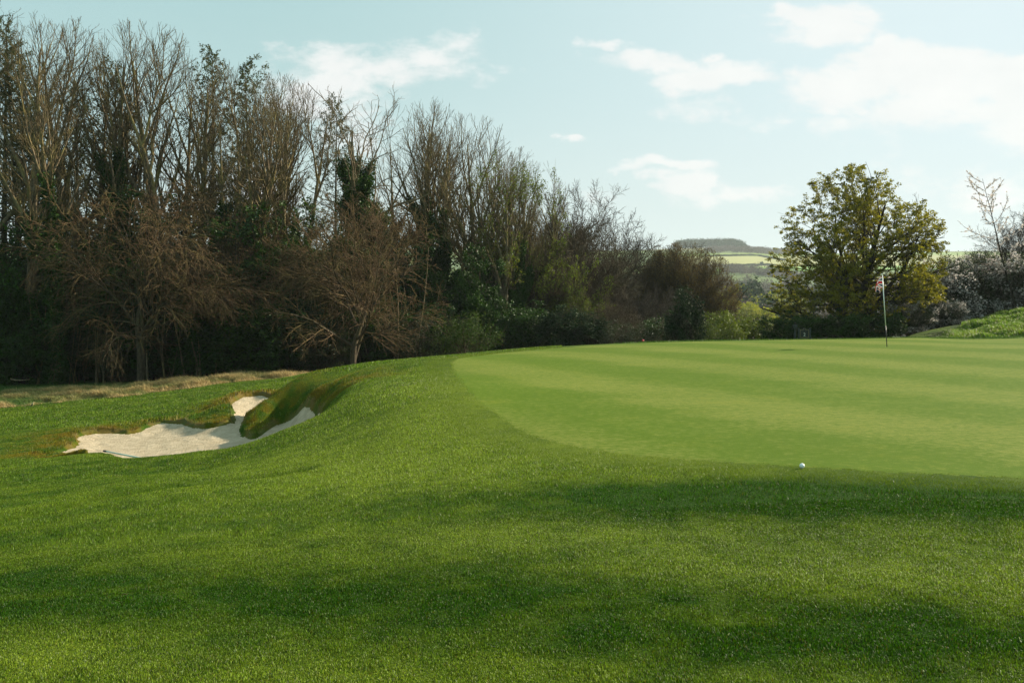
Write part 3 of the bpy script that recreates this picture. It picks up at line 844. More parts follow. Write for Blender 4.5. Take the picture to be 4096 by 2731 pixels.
proto('stag', 'dead_topped_tree', [('trunk', tube_mesh('stag_trunk', lv[:2]), M_DEAD), ('crown', tube_mesh('stag_crown', lv[2:]), M_DEAD), ('ivy', iv, M_IVY)], 20)

# larch: straight stem, level branches with hanging sprays of soft needles
lv = grow(dict(env=(3, 3.6, 17.6, 3.5, 1.6), stems=[((0, 0, 0), (0, 0, 1), 19.6, .24)], stem_k=12, stem_wig=.015, stem_trop=.02, stem_tip=.06, levels=[
    dict(n=120, t0=.16, t1=1.0, ang=(88, 45), asd=.14, len=(.22, .16), k=6, wig=.06, trop=.02, rr=.22, sides=4, tip=.3, rmin=.012),
    dict(n=9, t0=.15, ang=(60, 50), lift=-.35, len=(.4, .3), k=4, wig=.1, trop=-.08, rr=.5, sides=3, rmin=.008, tip=.5)]), 31)
rs = np.random.RandomState(4); nd = leaf_mesh('larch_needles', np.concatenate([along(rs, lv[2], 11, .1, .06), along(rs, lv[1], 36, .2, .07)]), .15, rs, .45)
proto('larch', 'larch_tree', [('trunk', tube_mesh('larch_trunk', lv[:1]), M_MID), ('branches', tube_mesh('larch_branches', lv[1:]), M_MID), ('foliage', nd, M_LARCH)], 20)

# weeping, russet beech: broad crown, limbs arching over and down
for i, (seed, env) in enumerate([(41, (4.9, 6.6, 5.5, 4.9, 2.8)), (42, (5.4, 5.6, 5.0, 5.0, 2.3))]):
    rs = np.random.RandomState(seed)
    lv = grow(dict(env=env, stems=[((0, 0, 0), (.03, 0, 1), 9.0, .20), ((.1, .05, .5), (.14, -.06, 1), 8.0, .12)], stem_k=10, stem_wig=.10, stem_trop=.04, stem_tip=.12, levels=[
        dict(n=16, t0=.18, t1=.98, ang=(72, 28), asd=.2, len=(1.15, .6), k=10, wig=.12, trop=-.17 if i == 0 else -.01, lift=.3, rr=.5, sides=6, tip=.2),
        dict(n=11, t0=.15, ang=(44, 34), len=(.5, .3), k=7, wig=.11, trop=-.15 if i == 0 else -.03, rr=.5, sides=4, tip=.3, rmin=.015),
        dict(n=6, t0=.1, ang=(38, 30), len=(.55, .35), k=4, wig=.11, trop=-.14 if i == 0 else -.02, rr=.55, sides=3, rmin=.012, tip=.5),
        dict(n=3, t0=.1, ang=(38, 28), len=(.5, .4), k=2, wig=.11, trop=-.08, rr=.6, sides=3, rmin=.007, tip=.6, min=.06)]), seed)
    bd = leaf_mesh('buds', along(rs, lv[4], 2 if i == 0 else 1, .2, .02), .055, rs, .5)
    proto('beech%d' % i, 'russet_tree', [('trunk', tube_mesh('beech_trunk', lv[:2]), M_MID), ('crown', tube_mesh('beech_crown', lv[2:]), M_RED), ('buds', bd, M_RUSS)], 10.4)

# round-headed bare trees (fans of fine branches)
for i, (seed, env, wood) in enumerate([(51, (5.6, 5.2, 4.6, 5, 2.2), M_MID), (52, (6.2, 4.4, 4.0, 5.8, 2.0), M_MID), (53, (5.5, 5.6, 4.7, 5.2, 2.3), M_DARK)]):
    rs = np.random.RandomState(seed)
    lv = grow(dict(env=env, stems=up_stems(rs, 9 if i == 1 else 4, .50 if i == 1 else .42, 9.0 if i == 1 else 7.5, .12 if i == 1 else .15, (0, 0, 0)), stem_k=9, stem_wig=.07, stem_trop=.05, stem_tip=.2, stem_sides=7, levels=[
        dict(n=13, t0=.12, t1=.97, ang=(52, 24), len=(.8, .45), k=8, wig=.09, trop=.06, rr=.55, sides=5, tip=.2),
        dict(n=11, t0=.15, ang=(42, 28), len=(.5, .32), k=6, wig=.11, trop=.04, rr=.55, sides=4, tip=.3, rmin=.011),
        dict(n=8, t0=.15, ang=(42, 30), len=(.5, .34), k=4, wig=.12, trop=.04, rr=.55, sides=3, rmin=.008, tip=.5),
        dict(n=6, t0=.1, ang=(42, 30), len=(.5, .4), k=2, wig=.12, trop=.03, rr=.6, sides=3, rmin=.006, tip=.6, min=.06)]), seed)
    parts = [('trunk', tube_mesh('round_trunk', lv[:2]), wood), ('crown', tube_mesh('round_crown', lv[2:]), wood)]
    if i == 1: parts.append(('buds', leaf_mesh('buds', along(rs, lv[4], 1, .5, .03), .075, rs, .6), M_DRYL))
    proto('round%d' % i, 'round_headed_tree', parts, 10.2)
    if i == 0:
        g = np.concatenate([along(rs, lv[4], 2, .2, .05), along(rs, lv[3], 3, .3, .06)]); g = thin(g[rs.rand(len(g)) < .6], .9, -.15)
        proto('leafing', 'leafing_tree', parts[:2] + [('foliage', leaf_mesh('fresh_leaves', g, .12, rs), M_BUD)], 10.2)

# sycamore coming into leaf
rs = np.random.RandomState(61)
lv = grow(dict(env=(4.6, 5.0, 5.6, 4.6, 2.25), stems=[((0, 0, 0), (.0, 0, 1), 8.5, .26), ((-.2, 0, .1), (-.28, .05, 1), 7.8, .2), ((.2, .1, .1), (.30, .1, 1), 7.8, .2), ((0, .2, .1), (-.05, .35, 1), 7.4, .18), ((0, -.2, .1), (.1, -.32, 1), 7.4, .18)],
               stem_k=10, stem_wig=.09, stem_trop=.03, stem_tip=.18, levels=[
    dict(n=14, t0=.12, t1=.97, ang=(70, 28), asd=.15, len=(.76, .42), k=8, wig=.10, trop=.03, rr=.5, sides=6, tip=.2),
    dict(n=9, t0=.2, ang=(46, 32), len=(.48, .32), k=5, wig=.12, trop=.03, rr=.55, sides=4, tip=.3, rmin=.012),
    dict(n=6, t0=.2, ang=(46, 32), len=(.5, .35), k=3, wig=.13, trop=.04, rr=.55, sides=3, rmin=.009, tip=.5)]), 61)
tips = lv[3][0][:, -1]; mids = lv[3][0][:, 1]
tt = np.concatenate([tips, mids[rs.rand(len(mids)) < .35]]); tt = thin(tt, .9, -.42); lf = clumps(rs, tt, .13 + .11 * rs.rand(len(tt)), 24, .6)
proto('syc', 'sycamore_tree', [('trunk', tube_mesh('sycamore_trunk', lv[:2]), M_DARK), ('branches', tube_mesh('sycamore_branches', lv[2:]), M_DARK), ('foliage', leaf_mesh('sycamore_leaves', lf, .088, rs, .8, .5), M_SYC)], 10.2)

# evergreen and leafy shrubs
for key, nm, seed, env, mt, nleaf, sz, wood in [
    ('holly', 'evergreen_shrub', 71, (2.4, 1.9, 2.7, 2.5, 2.3), M_HOLLY, 5, .12, M_DARK),
    ('ivybush', 'evergreen_bush', 72, (2.2, 2.5, 2.9, 2.3, 2.6), M_IVY, 6, .13, M_DARK),
    ('laurel', 'leafy_shrub', 73, (2.2, 2.9, 2.8, 2.3, 2.4), M_LAUREL, 4, .13, M_DARK),
    ('scrub', 'undergrowth_shrub', 74, (2.4, 2.3, 2.7, 2.5, 2.4), M_UND, 2, .10, M_MID),
    ('fresh', 'fresh_green_bush', 75, (2.3, 2.3, 2.6, 2.4, 2.4), M_MIDG, 3, .09, M_MID)]:
    rs = np.random.RandomState(seed)
    lv = grow(dict(env=env, stems=up_stems(rs, 7, .55, 4.2, .05), stem_k=7, stem_wig=.12, stem_trop=.03, stem_sides=5, levels=[
        dict(n=12, t0=.05, ang=(70, 35), len=(.6, .4), k=5, wig=.14, trop=0, rr=.5, sides=4, rmin=.01),
        dict(n=9, t0=.15, ang=(50, 35), len=(.5, .35), k=3, wig=.15, trop=0, rr=.55, sides=3, rmin=.006),
        dict(n=6, t0=.15, ang=(50, 35), len=(.5, .4), k=2, wig=.15, trop=0, rr=.55, sides=3, rmin=.004, min=.05)]), seed)
    pts = np.concatenate([along(rs, lv[3], nleaf, .1, .09), along(rs, lv[2], nleaf, .1, .12)])
    pts = thin(pts, 1.3, -.10, seed)
    if len(pts) > 60000: pts = pts[rs.choice(len(pts), 60000, False)]
    proto(key, nm, [('stems', tube_mesh('shrub_stems', lv[:3] if key != 'scrub' else lv), wood), ('foliage', leaf_mesh('shrub_leaves', pts, sz, rs, .65), mt)], 5.0)

# blackthorn in blossom, slim cherry
rs = np.random.RandomState(81)
lv = grow(dict(env=(2.5, 3.2, 2.7, 2.6, 2.3), stems=up_stems(rs, 7, .6, 4.4, .06), stem_k=8, stem_wig=.12, stem_trop=.02, stem_sides=5, levels=[
    dict(n=12, t0=.08, ang=(65, 35), len=(.65, .4), k=6, wig=.13, trop=0, rr=.5, sides=4, rmin=.012),
    dict(n=9, t0=.1, ang=(55, 38), len=(.5, .35), k=4, wig=.14, trop=0, rr=.55, sides=3, rmin=.008),
    dict(n=7, t0=.1, ang=(55, 38), len=(.5, .4), k=2, wig=.14, trop=0, rr=.55, sides=3, rmin=.006, min=.05)]), 81)
bl = along(rs, lv[3], 2, .1, .03); bl = bl[(vnoise(bl[:, 0] * 1.1, bl[:, 2] * 1.1) > .10)]
dk = along(rs, lv[3], 3, .1, .12)
if len(dk) > 45000: dk = dk[:: len(dk) // 45000 + 1]
proto('thorn', 'blossoming_thicket', [('stems', tube_mesh('thorn_stems', lv), M_DARK), ('blossom', leaf_mesh('blossom', bl, .13, rs, .9), M_BLOS), ('foliage', leaf_mesh('thorn_leaves', dk, .09, rs), M_UND)], 5.1)
lv = grow(dict(env=(4.5, 3.4, 4.4, 4.2, 2.6), stems=[((.9, 0, 0), (-.26, 0, 1), 8.4, .075)], stem_k=10, stem_wig=.03, stem_trop=.02, stem_tip=.1, levels=[
    dict(n=22, t0=.3, t1=.97, ang=(72, 45), len=(.36, .14), k=7, wig=.07, trop=.12, rr=.4, sides=4, rmin=.014, tip=.4, asd=.1),
    dict(n=5, t0=.15, ang=(50, 35), len=(.35, .3), k=3, wig=.1, trop=.06, rr=.6, sides=3, rmin=.008, tip=.6)]), 91)
bl = np.concatenate([along(rs, lv[1], 26, .1, .025), along(rs, lv[2], 6, .05, .025)])
proto('cherry', 'slim_cherry_tree', [('trunk', tube_mesh('cherry_trunk', lv[:1]), M_DARK), ('branches', tube_mesh('cherry_branches', lv[1:]), M_DARK), ('blossom', leaf_mesh('cherry_blossom', bl, .105, rs, .9), M_BLOS)], 8.2)

# tall evergreen (ivy and holly smothered) for the wood's dark middle storey
rs = np.random.RandomState(77)
lv = grow(dict(env=(5.0, 3.2, 6.0, 4.9, 2.2), stems=up_stems(rs, 4, .16, 9.5, .10), stem_k=9, stem_wig=.07, stem_trop=.04, stem_sides=6, levels=[
    dict(n=26, t0=.06, ang=(75, 40), len=(.36, .22), k=5, wig=.12, trop=0, rr=.4, sides=4, rmin=.012),
    dict(n=12, t0=.15, ang=(52, 38), len=(.5, .35), k=3, wig=.14, trop=0, rr=.55, sides=3, rmin=.008),
    dict(n=7, t0=.15, ang=(52, 38), len=(.5, .4), k=2, wig=.14, trop=0, rr=.55, sides=3, rmin=.006, min=.06)]), 77)
pts = np.concatenate([along(rs, lv[3], 5, .1, .1), along(rs, lv[2], 4, .1, .15)])
pts = thin(pts, .8, -.08)
if len(pts) > 70000: pts = pts[rs.choice(len(pts), 70000, False)]
proto('ever', 'evergreen_tree', [('trunk', tube_mesh('evergreen_trunk', lv[:2]), M_DARK), ('foliage', leaf_mesh('evergreen_leaves', pts, .17, rs, .65), M_IVY)], 11.0)

GA = 'bare trees along the wood'
GR = 'round bare trees at the right end of the wood'
for a in [
    # key px Y top label
    ('ash2', 14, 60, 2, 'tallest bare tree at the far left edge of the wood'),
    ('ash0', 38, 58, 12, 'tall bare tree second from the left edge, yellowish lichen on its limbs'),
    ('ash1', 66, 63, 22, 'bare tree with twin stems left of the weeping russet tree'),
    ('ash2', 92, 66, 18, 'slender bare tree rising behind the left half of the weeping russet tree'),
    ('ivy0', 122, 62, 26, 'bare tree standing behind the middle of the weeping russet tree'),
    ('ash1', 152, 64, 20, 'wide bare tree with forked stems above the centre of the weeping russet tree'),
    ('ash2', 178, 61, 32, 'bare tree above the right half of the weeping russet tree'),
    ('ash0', 206, 64, 52, 'bare tree beside the gap right of the weeping russet tree'),
    ('ash2', 228, 62, 56, 'narrow bare tree just left of the dark ivy mass'),
    ('ash1', 266, 66, 70, 'bare tree with forked stems left of the pointed larch'),
    ('ash0', 286, 63, 74, 'bare tree directly left of the pointed larch'),
    ('ash2', 306, 66, 80, 'slim bare tree right behind the pointed larch'),
    ('ivy1', 418, 70, 100, 'bare tree with twin stems right of the dead-topped tree'),
    ('ivy0', 428, 68, 96, 'bare tree between the dead-topped tree and the leafing trees'),
    ('ash1', 470, 72, 112, 'leaning bare tree at the left side of the leafing trees'),
    ('ash2', 524, 78, 146, 'bare tree poking out above the leafing green tree'),
    ('ash0', 552, 84, 178, 'short bare tree where the wood line steps down to the round crowns'),
]: put(a[0], a[1], a[2], a[3], a[4], 'tree', GA)
put('ivy0', 52, 56, 60, 'ivy-wrapped tree close to the left edge of the wood', 'tree', 'ivy-clad trees')
put('ivy1', 250, 60, 68, 'ivy-wrapped tree above the dark evergreen left of centre', 'tree', 'ivy-clad trees')
put('ivy0', 446, 66, 122, 'ivy-wrapped tree right of the dead-topped tree', 'tree', 'ivy-clad trees')
put('ivy1', 478, 64, 148, 'ivy-wrapped leaning tree beside the leafing green tree', 'tree', 'ivy-clad trees')
put('stag', 368, 58.5, 77, 'dead-topped tree with crooked bare limbs above dark ivy')
put('larch', 2, 62, 14, 'larch with green haze of needles cut by the left edge', 'larch', 'larches in the wood')
put('larch', 24, 61, 44, 'larch behind the two leftmost bare trees', 'larch', 'larches in the wood')
put('larch', 78, 70, 84, 'low-topped larch between the bare trees at left', 'larch', 'larches in the wood')
put('larch', 112, 68, 60, 'larch half hidden behind bare trees above the weeping russet tree', 'larch', 'larches in the wood')
put('larch', 258, 70, 58, 'larch behind the ivy-wrapped tree left of centre', 'larch', 'larches in the wood')
put('larch', 212, 70, 48, 'larch behind the gap right of the weeping russet tree', 'larch', 'larches in the wood')
put('larch', 334, 72, 96, 'pointed larch standing alone left of the dead-topped tree', 'larch', 'larches in the wood', wide=.85)
put('beech0', 140, 53.5, 176, 'large russet tree with weeping branches at left of the wood edge', 'tree', rz=20)
put('beech1', 352, 53, 190, 'round russet tree on a short pale trunk behind the bunker ridge', 'tree', rz=70)
put('beech1', 275, 58, 205, 'tangled brown tree between the two russet trees', 'tree', rz=200)
put('leafash', 500, 63, 148, 'tall tree with fresh green leaves at the wood line', 'tree', 'leafing trees', wide=.85, rz=30)
put('leafash', 534, 66, 158, 'tall tree just coming into leaf right behind the tallest leafing one', 'tree', 'leafing trees', rz=310, wide=.85)
put('round0', 566, 70, 176, 'bare tree squeezed between the leafing trees and the tallest round bare tree', 'tree', GR, rz=95, wide=.9)
put('leafing', 556, 66, 228, 'lower tree with fresh green leaves beside the tall leafing one', 'tree', 'leafing trees', rz=140, wide=.8)
put('ivy0', 520, 64, 170, 'ivy-wrapped trunk between the two tall leafing trees', 'tree', 'ivy-clad trees', wide=.8)
put('ever', 484, 60, 236, 'narrow evergreen in front of the leaning ivy-wrapped tree', 'evergreen tree', 'dark evergreens inside the wood', wide=.8)
put('round0', 585, 74, 178, 'tallest round bare tree right of the leafing trees', 'tree', GR, wide=1.0)
put('round2', 615, 80, 206, 'broad bare tree third from the right end of the wood', 'tree', GR)
put('round0', 640, 84, 230, 'bare tree with open crown left of the fan-shaped tree', 'tree', GR, rz=90)
put('round1', 686, 74, 241, 'fan-shaped budding tree in front of the distant hill', 'tree', wide=.84, rz=150)
put('round2', 648, 66, 282, 'low dark bare tree with branches trailing to the green edge', 'tree', GR, wide=1.1, rz=45)
put('round0', 620, 62, 288, 'low brown tangle of branches left of the holly', 'tree', GR, wide=1.4, rz=10)
# evergreens of the middle storey
GE = 'dark evergreens inside the wood'
for i, (px, Y, top, lab) in enumerate([
    (5, 57, 215, 'dark evergreen cut by the left edge of the picture'), (38, 61, 235, 'dark evergreen behind the ivy-wrapped tree at left'), (170, 60, 176, 'dark evergreen behind the top of the weeping russet tree'),
    (205, 62, 240, 'dark evergreen at the right side of the weeping russet tree'), (236, 57, 192, 'large very dark ivy-covered evergreen left of centre'), (262, 62, 215, 'evergreen right behind the large very dark one'),
    (296, 62, 190, 'mid-green evergreen left of the round russet tree'), (325, 64, 230, 'evergreen behind the left side of the round russet tree'), (385, 64, 215, 'evergreen behind the round russet tree under the dead-topped tree'),
    (418, 66, 225, 'evergreen behind the right side of the round russet tree'), (455, 68, 250, 'evergreen at the foot of the leaning bare tree'), (90, 64, 250, 'evergreen behind the trunk of the weeping russet tree'), (500, 70, 205, 'evergreen in the shade of the tall leafing tree'), (545, 72, 222, 'evergreen behind the lower leafing tree'), (130, 66, 215, 'evergreen glimpsed through the middle of the weeping russet tree'), (350, 68, 215, 'evergreen directly behind the crown of the round russet tree')]):
    put('ever', px, Y, top, lab, 'evergreen tree', GE, wide=1.0 + .25 * ((i * 7) % 3))
GU = 'undergrowth at the foot of the wood'
for i, (k, px, Y, top, lab) in enumerate([
    ('scrub', -8, 57, 330, 'undergrowth cut by the left edge below the dark evergreen'), ('ivybush', 20, 56.5, 322, 'leafy bush near the left edge at the foot of the wood'), ('scrub', 48, 57, 318, 'undergrowth left of the ivy-covered leaning trunk'),
    ('ivybush', 78, 60, 310, 'dark bush between the two trunks of the weeping russet tree'), ('scrub', 118, 58, 318, 'undergrowth under the weeping branches'), ('ivybush', 152, 60, 306, 'dark bush deep under the weeping branches'),
    ('scrub', 185, 58, 322, 'undergrowth at the tips of the weeping branches'), ('ivybush', 214, 58, 300, 'dark bush below the large very dark evergreen'), ('fresh', 243, 56.5, 306, 'greener bush below the large very dark evergreen'),
    ('ivybush', 272, 56, 296, 'bush at the start of the brown tangled tree'), ('holly', 302, 56, 300, 'bush left of the short pale trunk'), ('scrub', 322, 55, 318, 'low bush touching the short pale trunk'),
    ('ivybush', 378, 58, 300, 'dark bush right of the short pale trunk'), ('scrub', 408, 57, 310, 'bush below the right side of the round russet tree'), ('ivybush', 440, 60, 296, 'dark bush left of the bright green bush'),
    ('fresh', 466, 55, 298, 'bright green bush at the edge of the turf'), ('ivybush', 500, 60, 300, 'dark bush right of the bright green bush'), ('ivybush', 532, 60, 302, 'dark bush under the lower leafing tree'),
    ('holly', 560, 58, 306, 'glossy holly bush left of the brown tangle'), ('holly', 590, 58, 312, 'glossy holly bush under the brown tangle'), ('scrub', 622, 56, 318, 'reddish-brown scrub at the back edge of the green'),
    ('scrub', 650, 58, 316, 'scrub beside the tall holly'), ('holly', 686, 56, 288, 'tall narrow holly in front of the fan-shaped tree'), ('ivybush', 668, 60, 312, 'dark bush behind the tall narrow holly')]):
    put(k, px, Y, top, lab, 'bush', GU, wide=(.75 if 'narrow' in lab and k == 'holly' else 1.25))
GS = 'yellow-green shrubs beyond the green'
for px, Y, top, lab in [(712, 60, 310, 'yellow-green shrub right of the tall holly'), (738, 62, 308, 'yellow-green shrub in the gap below the valley view'), (762, 60, 313, 'yellow-green shrub left of the tee sign'), (725, 57, 322, 'low yellow-green shrub at the back edge of the green')]:
    put('laurel', px, Y, top, lab, 'shrub', GS, wide=1.2)
for px, Y, top, lab in [(785, 52, 311, 'dark shrub behind the tee sign'), (815, 50, 310, 'dark shrub right of the tee sign'), (847, 49.5, 309, 'dark shrub under the middle of the sycamore'), (878, 50, 308, 'dark shrub behind the flagstick')]:
    put('ivybush', px, Y, top, lab, 'shrub', 'dark shrubs below the sycamore', wide=1.4)
put('syc', 853, 53, 166, 'large sycamore with yellow-green young leaves behind the flag', 'tree', rz=15, wide=.96)
GT = 'blossoming thicket on the right'
for px, Y, top, lab in [(908, 51, 296, 'dark thicket touching the right side of the sycamore'), (930, 55, 262, 'thicket with white blossom below the slim cherry tree'), (962, 57, 252, 'thicket with most blossom around the stem of the slim cherry tree'),
                        (995, 56, 250, 'thicket with sparse blossom right of the slim cherry tree'), (1030, 55, 245, 'thicket cut by the right edge'), (950, 52, 296, 'low thicket at the foot of the grassy bank')]:
    put('thorn', px, Y, top, lab, 'thicket', GT, wide=1.15)
put('cherry', 1003, 54, 176, 'slim leaning cherry tree with pale blossom along bare shoots', 'tree', rz=0)
put('round2', 1026, 60, 200, 'dark fine-branched tree cut by the right edge', 'tree', rz=30, wide=1.25)
put('ivybush', 985, 60, 262, 'dark bush behind the blossoming thicket', 'bush', wide=1.6)

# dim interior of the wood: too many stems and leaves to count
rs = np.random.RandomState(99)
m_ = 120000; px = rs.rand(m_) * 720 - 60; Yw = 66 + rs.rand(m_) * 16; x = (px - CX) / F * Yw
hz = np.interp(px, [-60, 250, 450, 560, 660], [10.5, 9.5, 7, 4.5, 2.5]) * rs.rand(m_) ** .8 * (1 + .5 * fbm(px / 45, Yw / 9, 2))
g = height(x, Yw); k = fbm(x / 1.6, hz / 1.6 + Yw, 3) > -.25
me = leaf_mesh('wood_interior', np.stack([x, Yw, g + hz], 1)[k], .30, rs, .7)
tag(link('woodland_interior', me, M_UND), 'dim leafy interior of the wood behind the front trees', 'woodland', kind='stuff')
m_ = 260; px = rs.rand(m_) * 440 - 20; Yw = 56.2 + rs.rand(m_) ** 2 * 16; x = (px - CX) / F * Yw; g = height(x, Yw)
st = run_branches(rs, np.stack([x, Yw, g - .1], 1), norm(np.stack([rs.normal(0, .1, m_), rs.normal(0, .1, m_), np.ones(m_)], 1)), 2.5 + 5 * rs.rand(m_), 6, .05, .02)
V, q = tubes(st, .025 + .04 * rs.rand(m_), np.full(m_, .012), 5)
tag(link('thin_stems', mesh_np('thin_stems', V, [q]), M_ASH), 'crowd of thin young stems in the shade of the wood', 'saplings', kind='stuff')

# ------------------------------------------------------------------ far side of the valley
M_FBARE = leafm('distant_bare_crowns', (.075, .055, .045), (.13, .095, .07), .2, .8, .1, .1)
M_FGREEN = leafm('distant_dark_green', (.02, .04, .02), (.045, .07, .025), .2, .7, .1, .1)
M_FYEL = leafm('distant_yellow_green', (.17, .19, .015), (.30, .30, .02), .4, .7, .1, .1)


def far_crown(seed, rx, h, n0, leaf, shape):
    rs = np.random.RandomState(seed)
    nc = 26; c = norm(rs.normal(0, 1, (nc, 3))) * (.35 + .5 * rs.rand(nc, 1)); c[:, 2] = np.abs(c[:, 2]) * 1.0 if shape == 'round' else c[:, 2]
    if shape == 'cone':
        zz = rs.rand(nc * 2) ** 1.2; an = rs.rand(nc * 2) * 6.283; rr = (1 - zz) * .75
        c = np.stack([np.cos(an) * rr, np.sin(an) * rr, zz * 2 - 1], 1); nc = nc * 2
    p = clumps(rs, c, .36 + .12 * rs.rand(nc), n0 // nc, .8)
    p[:, 0] *= rx; p[:, 1] *= rx; p[:, 2] = (p[:, 2] * .5 + .5) * h * .85 + h * .12
    return leaf_mesh('far_crown', p, leaf, rs, .8)


tr, q_ = tubes(run_branches(np.random.RandomState(1), np.zeros((5, 3)), norm(np.array([[0, 0, 1.], [.3, 0, 1], [-.3, .1, 1], [0, .35, 1], [.1, -.3, 1]])), np.array([9., 8, 8, 8, 8]), 5, .06, .02), np.full(5, .28), np.full(5, .05), 5)
tmesh = mesh_np('far_trunk', tr, [q_])
for key, nm, rx, leaf, mt, shp, n0 in [('fbare', 'distant_bare_tree', 5.2, .34, M_FBARE, 'round', 3400), ('fyel', 'distant_spring_tree', 5.0, .5, M_FYEL, 'round', 3600), ('fgreen', 'distant_evergreen', 4.2, .5, M_FGREEN, 'round', 3600), ('fcone', 'distant_conifer', 2.8, .45, M_FGREEN, 'cone', 3000)]:
    proto(key, nm, [('trunk', tmesh, M_DARK), ('crown', far_crown(hash(key) % 7 if False else len(key) + int(rx * 10), rx, 11, n0, leaf, shp), mt)], 11.0)
for k, px, Y, top, lab, wd in [
    ('fyel', 736.5, 330, 279.5, 'bright yellow-green tree at the left of the valley view', 1), ('fyel', 735, 260, 293, 'yellow-green tree lower left in the valley view', 1), ('fyel', 748.5, 300, 290.5, 'small yellow-green tree in the middle of the valley view', .7),
    ('fyel', 769, 310, 287.5, 'yellow-green tree right of the dark valley evergreens', .7), ('fyel', 751, 240, 297, 'pale green rounded tree low in the valley view', .9), ('fyel', 781, 330, 284.5, 'yellow-green tree partly behind the sycamore branches', 1), ('fgreen', 764.5, 320, 284, 'rounded dark green tree in the valley view', 1.1),
    ('fcone', 753.5, 330, 282, 'dark conifer left of the rounded dark green valley tree', 1.2), ('fgreen', 759, 280, 291, 'broad dark evergreen low in the valley view', 1.1), ('fcone', 744, 290, 288.5, 'small dark conifer between yellow-green valley trees', 1),
    ('fbare', 742, 270, 292, 'brown bare tree between the yellow-green valley trees', 1.2), ('fgreen', 761, 1180, 260.8, 'lone tree in the pale hillside field', 1.1),
    ('fbare', 654.3, 1640, 244.6, 'left of two small trees on the skyline left of the hilltop wood', 1), ('fbare', 658, 1640, 243.6, 'right of two small trees on the skyline left of the hilltop wood', 1.1)]:
    put(k, px, Y, top, lab, 'tree', None, wide=wd)
for px, Y, top, lab in [(728, 150, 307, 'bare brown tree below the yellow-green valley trees'), (748, 140, 306, 'bare brown tree in the middle foreground of the valley'), (766, 130, 308, 'bare brown tree left of the sycamore foot')]:
    put('round0', px, Y, top, lab, 'tree', 'bare trees on the near valley side', wide=1.2)


def many_crowns(name, px, Y, hgt, wid, n0, leaf, mt, label, seed):
    rs = np.random.RandomState(seed); x = (px - CX) / F * Y; z = height(x, Y)
    idx = np.repeat(np.arange(len(x)), n0); v = norm(rs.normal(0, 1, (len(idx), 3))) * rs.rand(len(idx), 1) ** .35; v[:, 2] = np.abs(v[:, 2])
    bumpy = 1 + .25 * np.sin(v[:, 0] * 7 + idx) * np.cos(v[:, 1] * 6 + idx * 2)
    p = np.stack([x[idx] + v[:, 0] * wid[idx] * bumpy, Y[idx] + v[:, 1] * wid[idx] * bumpy, z[idx] + hgt[idx] * (.15 + .85 * v[:, 2] * bumpy)], 1)
    return tag(link(name, leaf_mesh(name, p, leaf, rs, .85), mt), label, 'woodland', kind='stuff')


rs = np.random.RandomState(120)
m_ = 420; Yw = np.sqrt(rs.rand(m_) * (860 ** 2 - 300 ** 2) + 300 ** 2); px = 500 + rs.rand(m_) * 580
many_crowns('valley_woodland', px, Yw, 11 + 5 * rs.rand(m_), 5.5 + 2.5 * rs.rand(m_), 420, .9, M_FBARE, 'brown and grey leafless woodland filling the valley', 1)
m_ = 70; Yw = 350 + 500 * rs.rand(m_); px = 640 + rs.rand(m_) * 400
many_crowns('valley_evergreens', px, Yw, 11 + 6 * rs.rand(m_), 4.5 + 2 * rs.rand(m_), 420, .9, M_FGREEN, 'dark green patches of trees scattered through the valley woodland', 2)
m_ = 150; px = 674 + 69 * rs.rand(m_); Yw = 1600 + 90 * rs.rand(m_)
many_crowns('hilltop_wood', px, Yw, (13 + 2 * rs.rand(m_)) * np.clip(1.05 - ((px - 706) / 40) ** 4 * .35, .5, 1), 6 + 2 * rs.rand(m_), 260, 1.6, M_FGREEN, 'dense dark wood crowning the distant hill', 3)
m_ = 120; px = 706 + 90 * rs.rand(m_) ** .8; Yw = 1440 + 150 * rs.rand(m_) + (px - 706) * 1.2
many_crowns('hillside_trees', px, Yw, 5 + 3 * rs.rand(m_), 6 + 3 * rs.rand(m_), 160, 1.4, M_FBARE, 'band of scrubby trees below the hilltop wood', 4)
m_ = 60; px = 700 + 120 * rs.rand(m_); Yw = 960 + 90 * rs.rand(m_)
many_crowns('field_edge_trees', px, Yw, 5 + 5 * rs.rand(m_), 5 + 3 * rs.rand(m_), 260, 1.1, M_FBARE, 'trees along the bottom of the pale hillside field', 5)


def hedge(pxs, pys, label, hgt=2.6):
    pts = np.array([ground_hit(a, b, 900, 1800) for a, b in zip(pxs, pys)])
    t = np.linspace(0, len(pts) - 1, 120); i0 = np.minimum(t.astype(int), len(pts) - 2); fr = (t - i0)[:, None]
    c = pts[i0] * (1 - fr) + pts[i0 + 1] * fr; c[:, 2] = height(c[:, 0], c[:, 1])
    rs = np.random.RandomState(int(pxs[0])); idx = np.repeat(np.arange(120), 60); v = rs.normal(0, 1, (len(idx), 3)) * np.array([1.6, 1.6, 0]); v[:, 2] = rs.rand(len(idx)) * hgt * (.7 + .5 * vnoise(idx / 6, idx * 0))
    tag(link('hedge', leaf_mesh('hedge', c[idx] + v, 1.0, rs, .8), M_FGREEN), label, 'hedge', 'hedges on the far hillside')


hedge([706, 730, 758], [256.2, 255.8, 255.4], 'dark hedge between the light green and the pale fields')
hedge([758, 768, 790], [255.4, 257.5, 261], 'hedge slanting down to the right across the pale field')
hedge([715, 745, 775], [266, 265.6, 265], 'hedge along the bottom of the pale field')

# ------------------------------------------------------------------ small things
def surf_z(x, y): return float(height(np.array([float(x)]), np.array([float(y)]))[0])


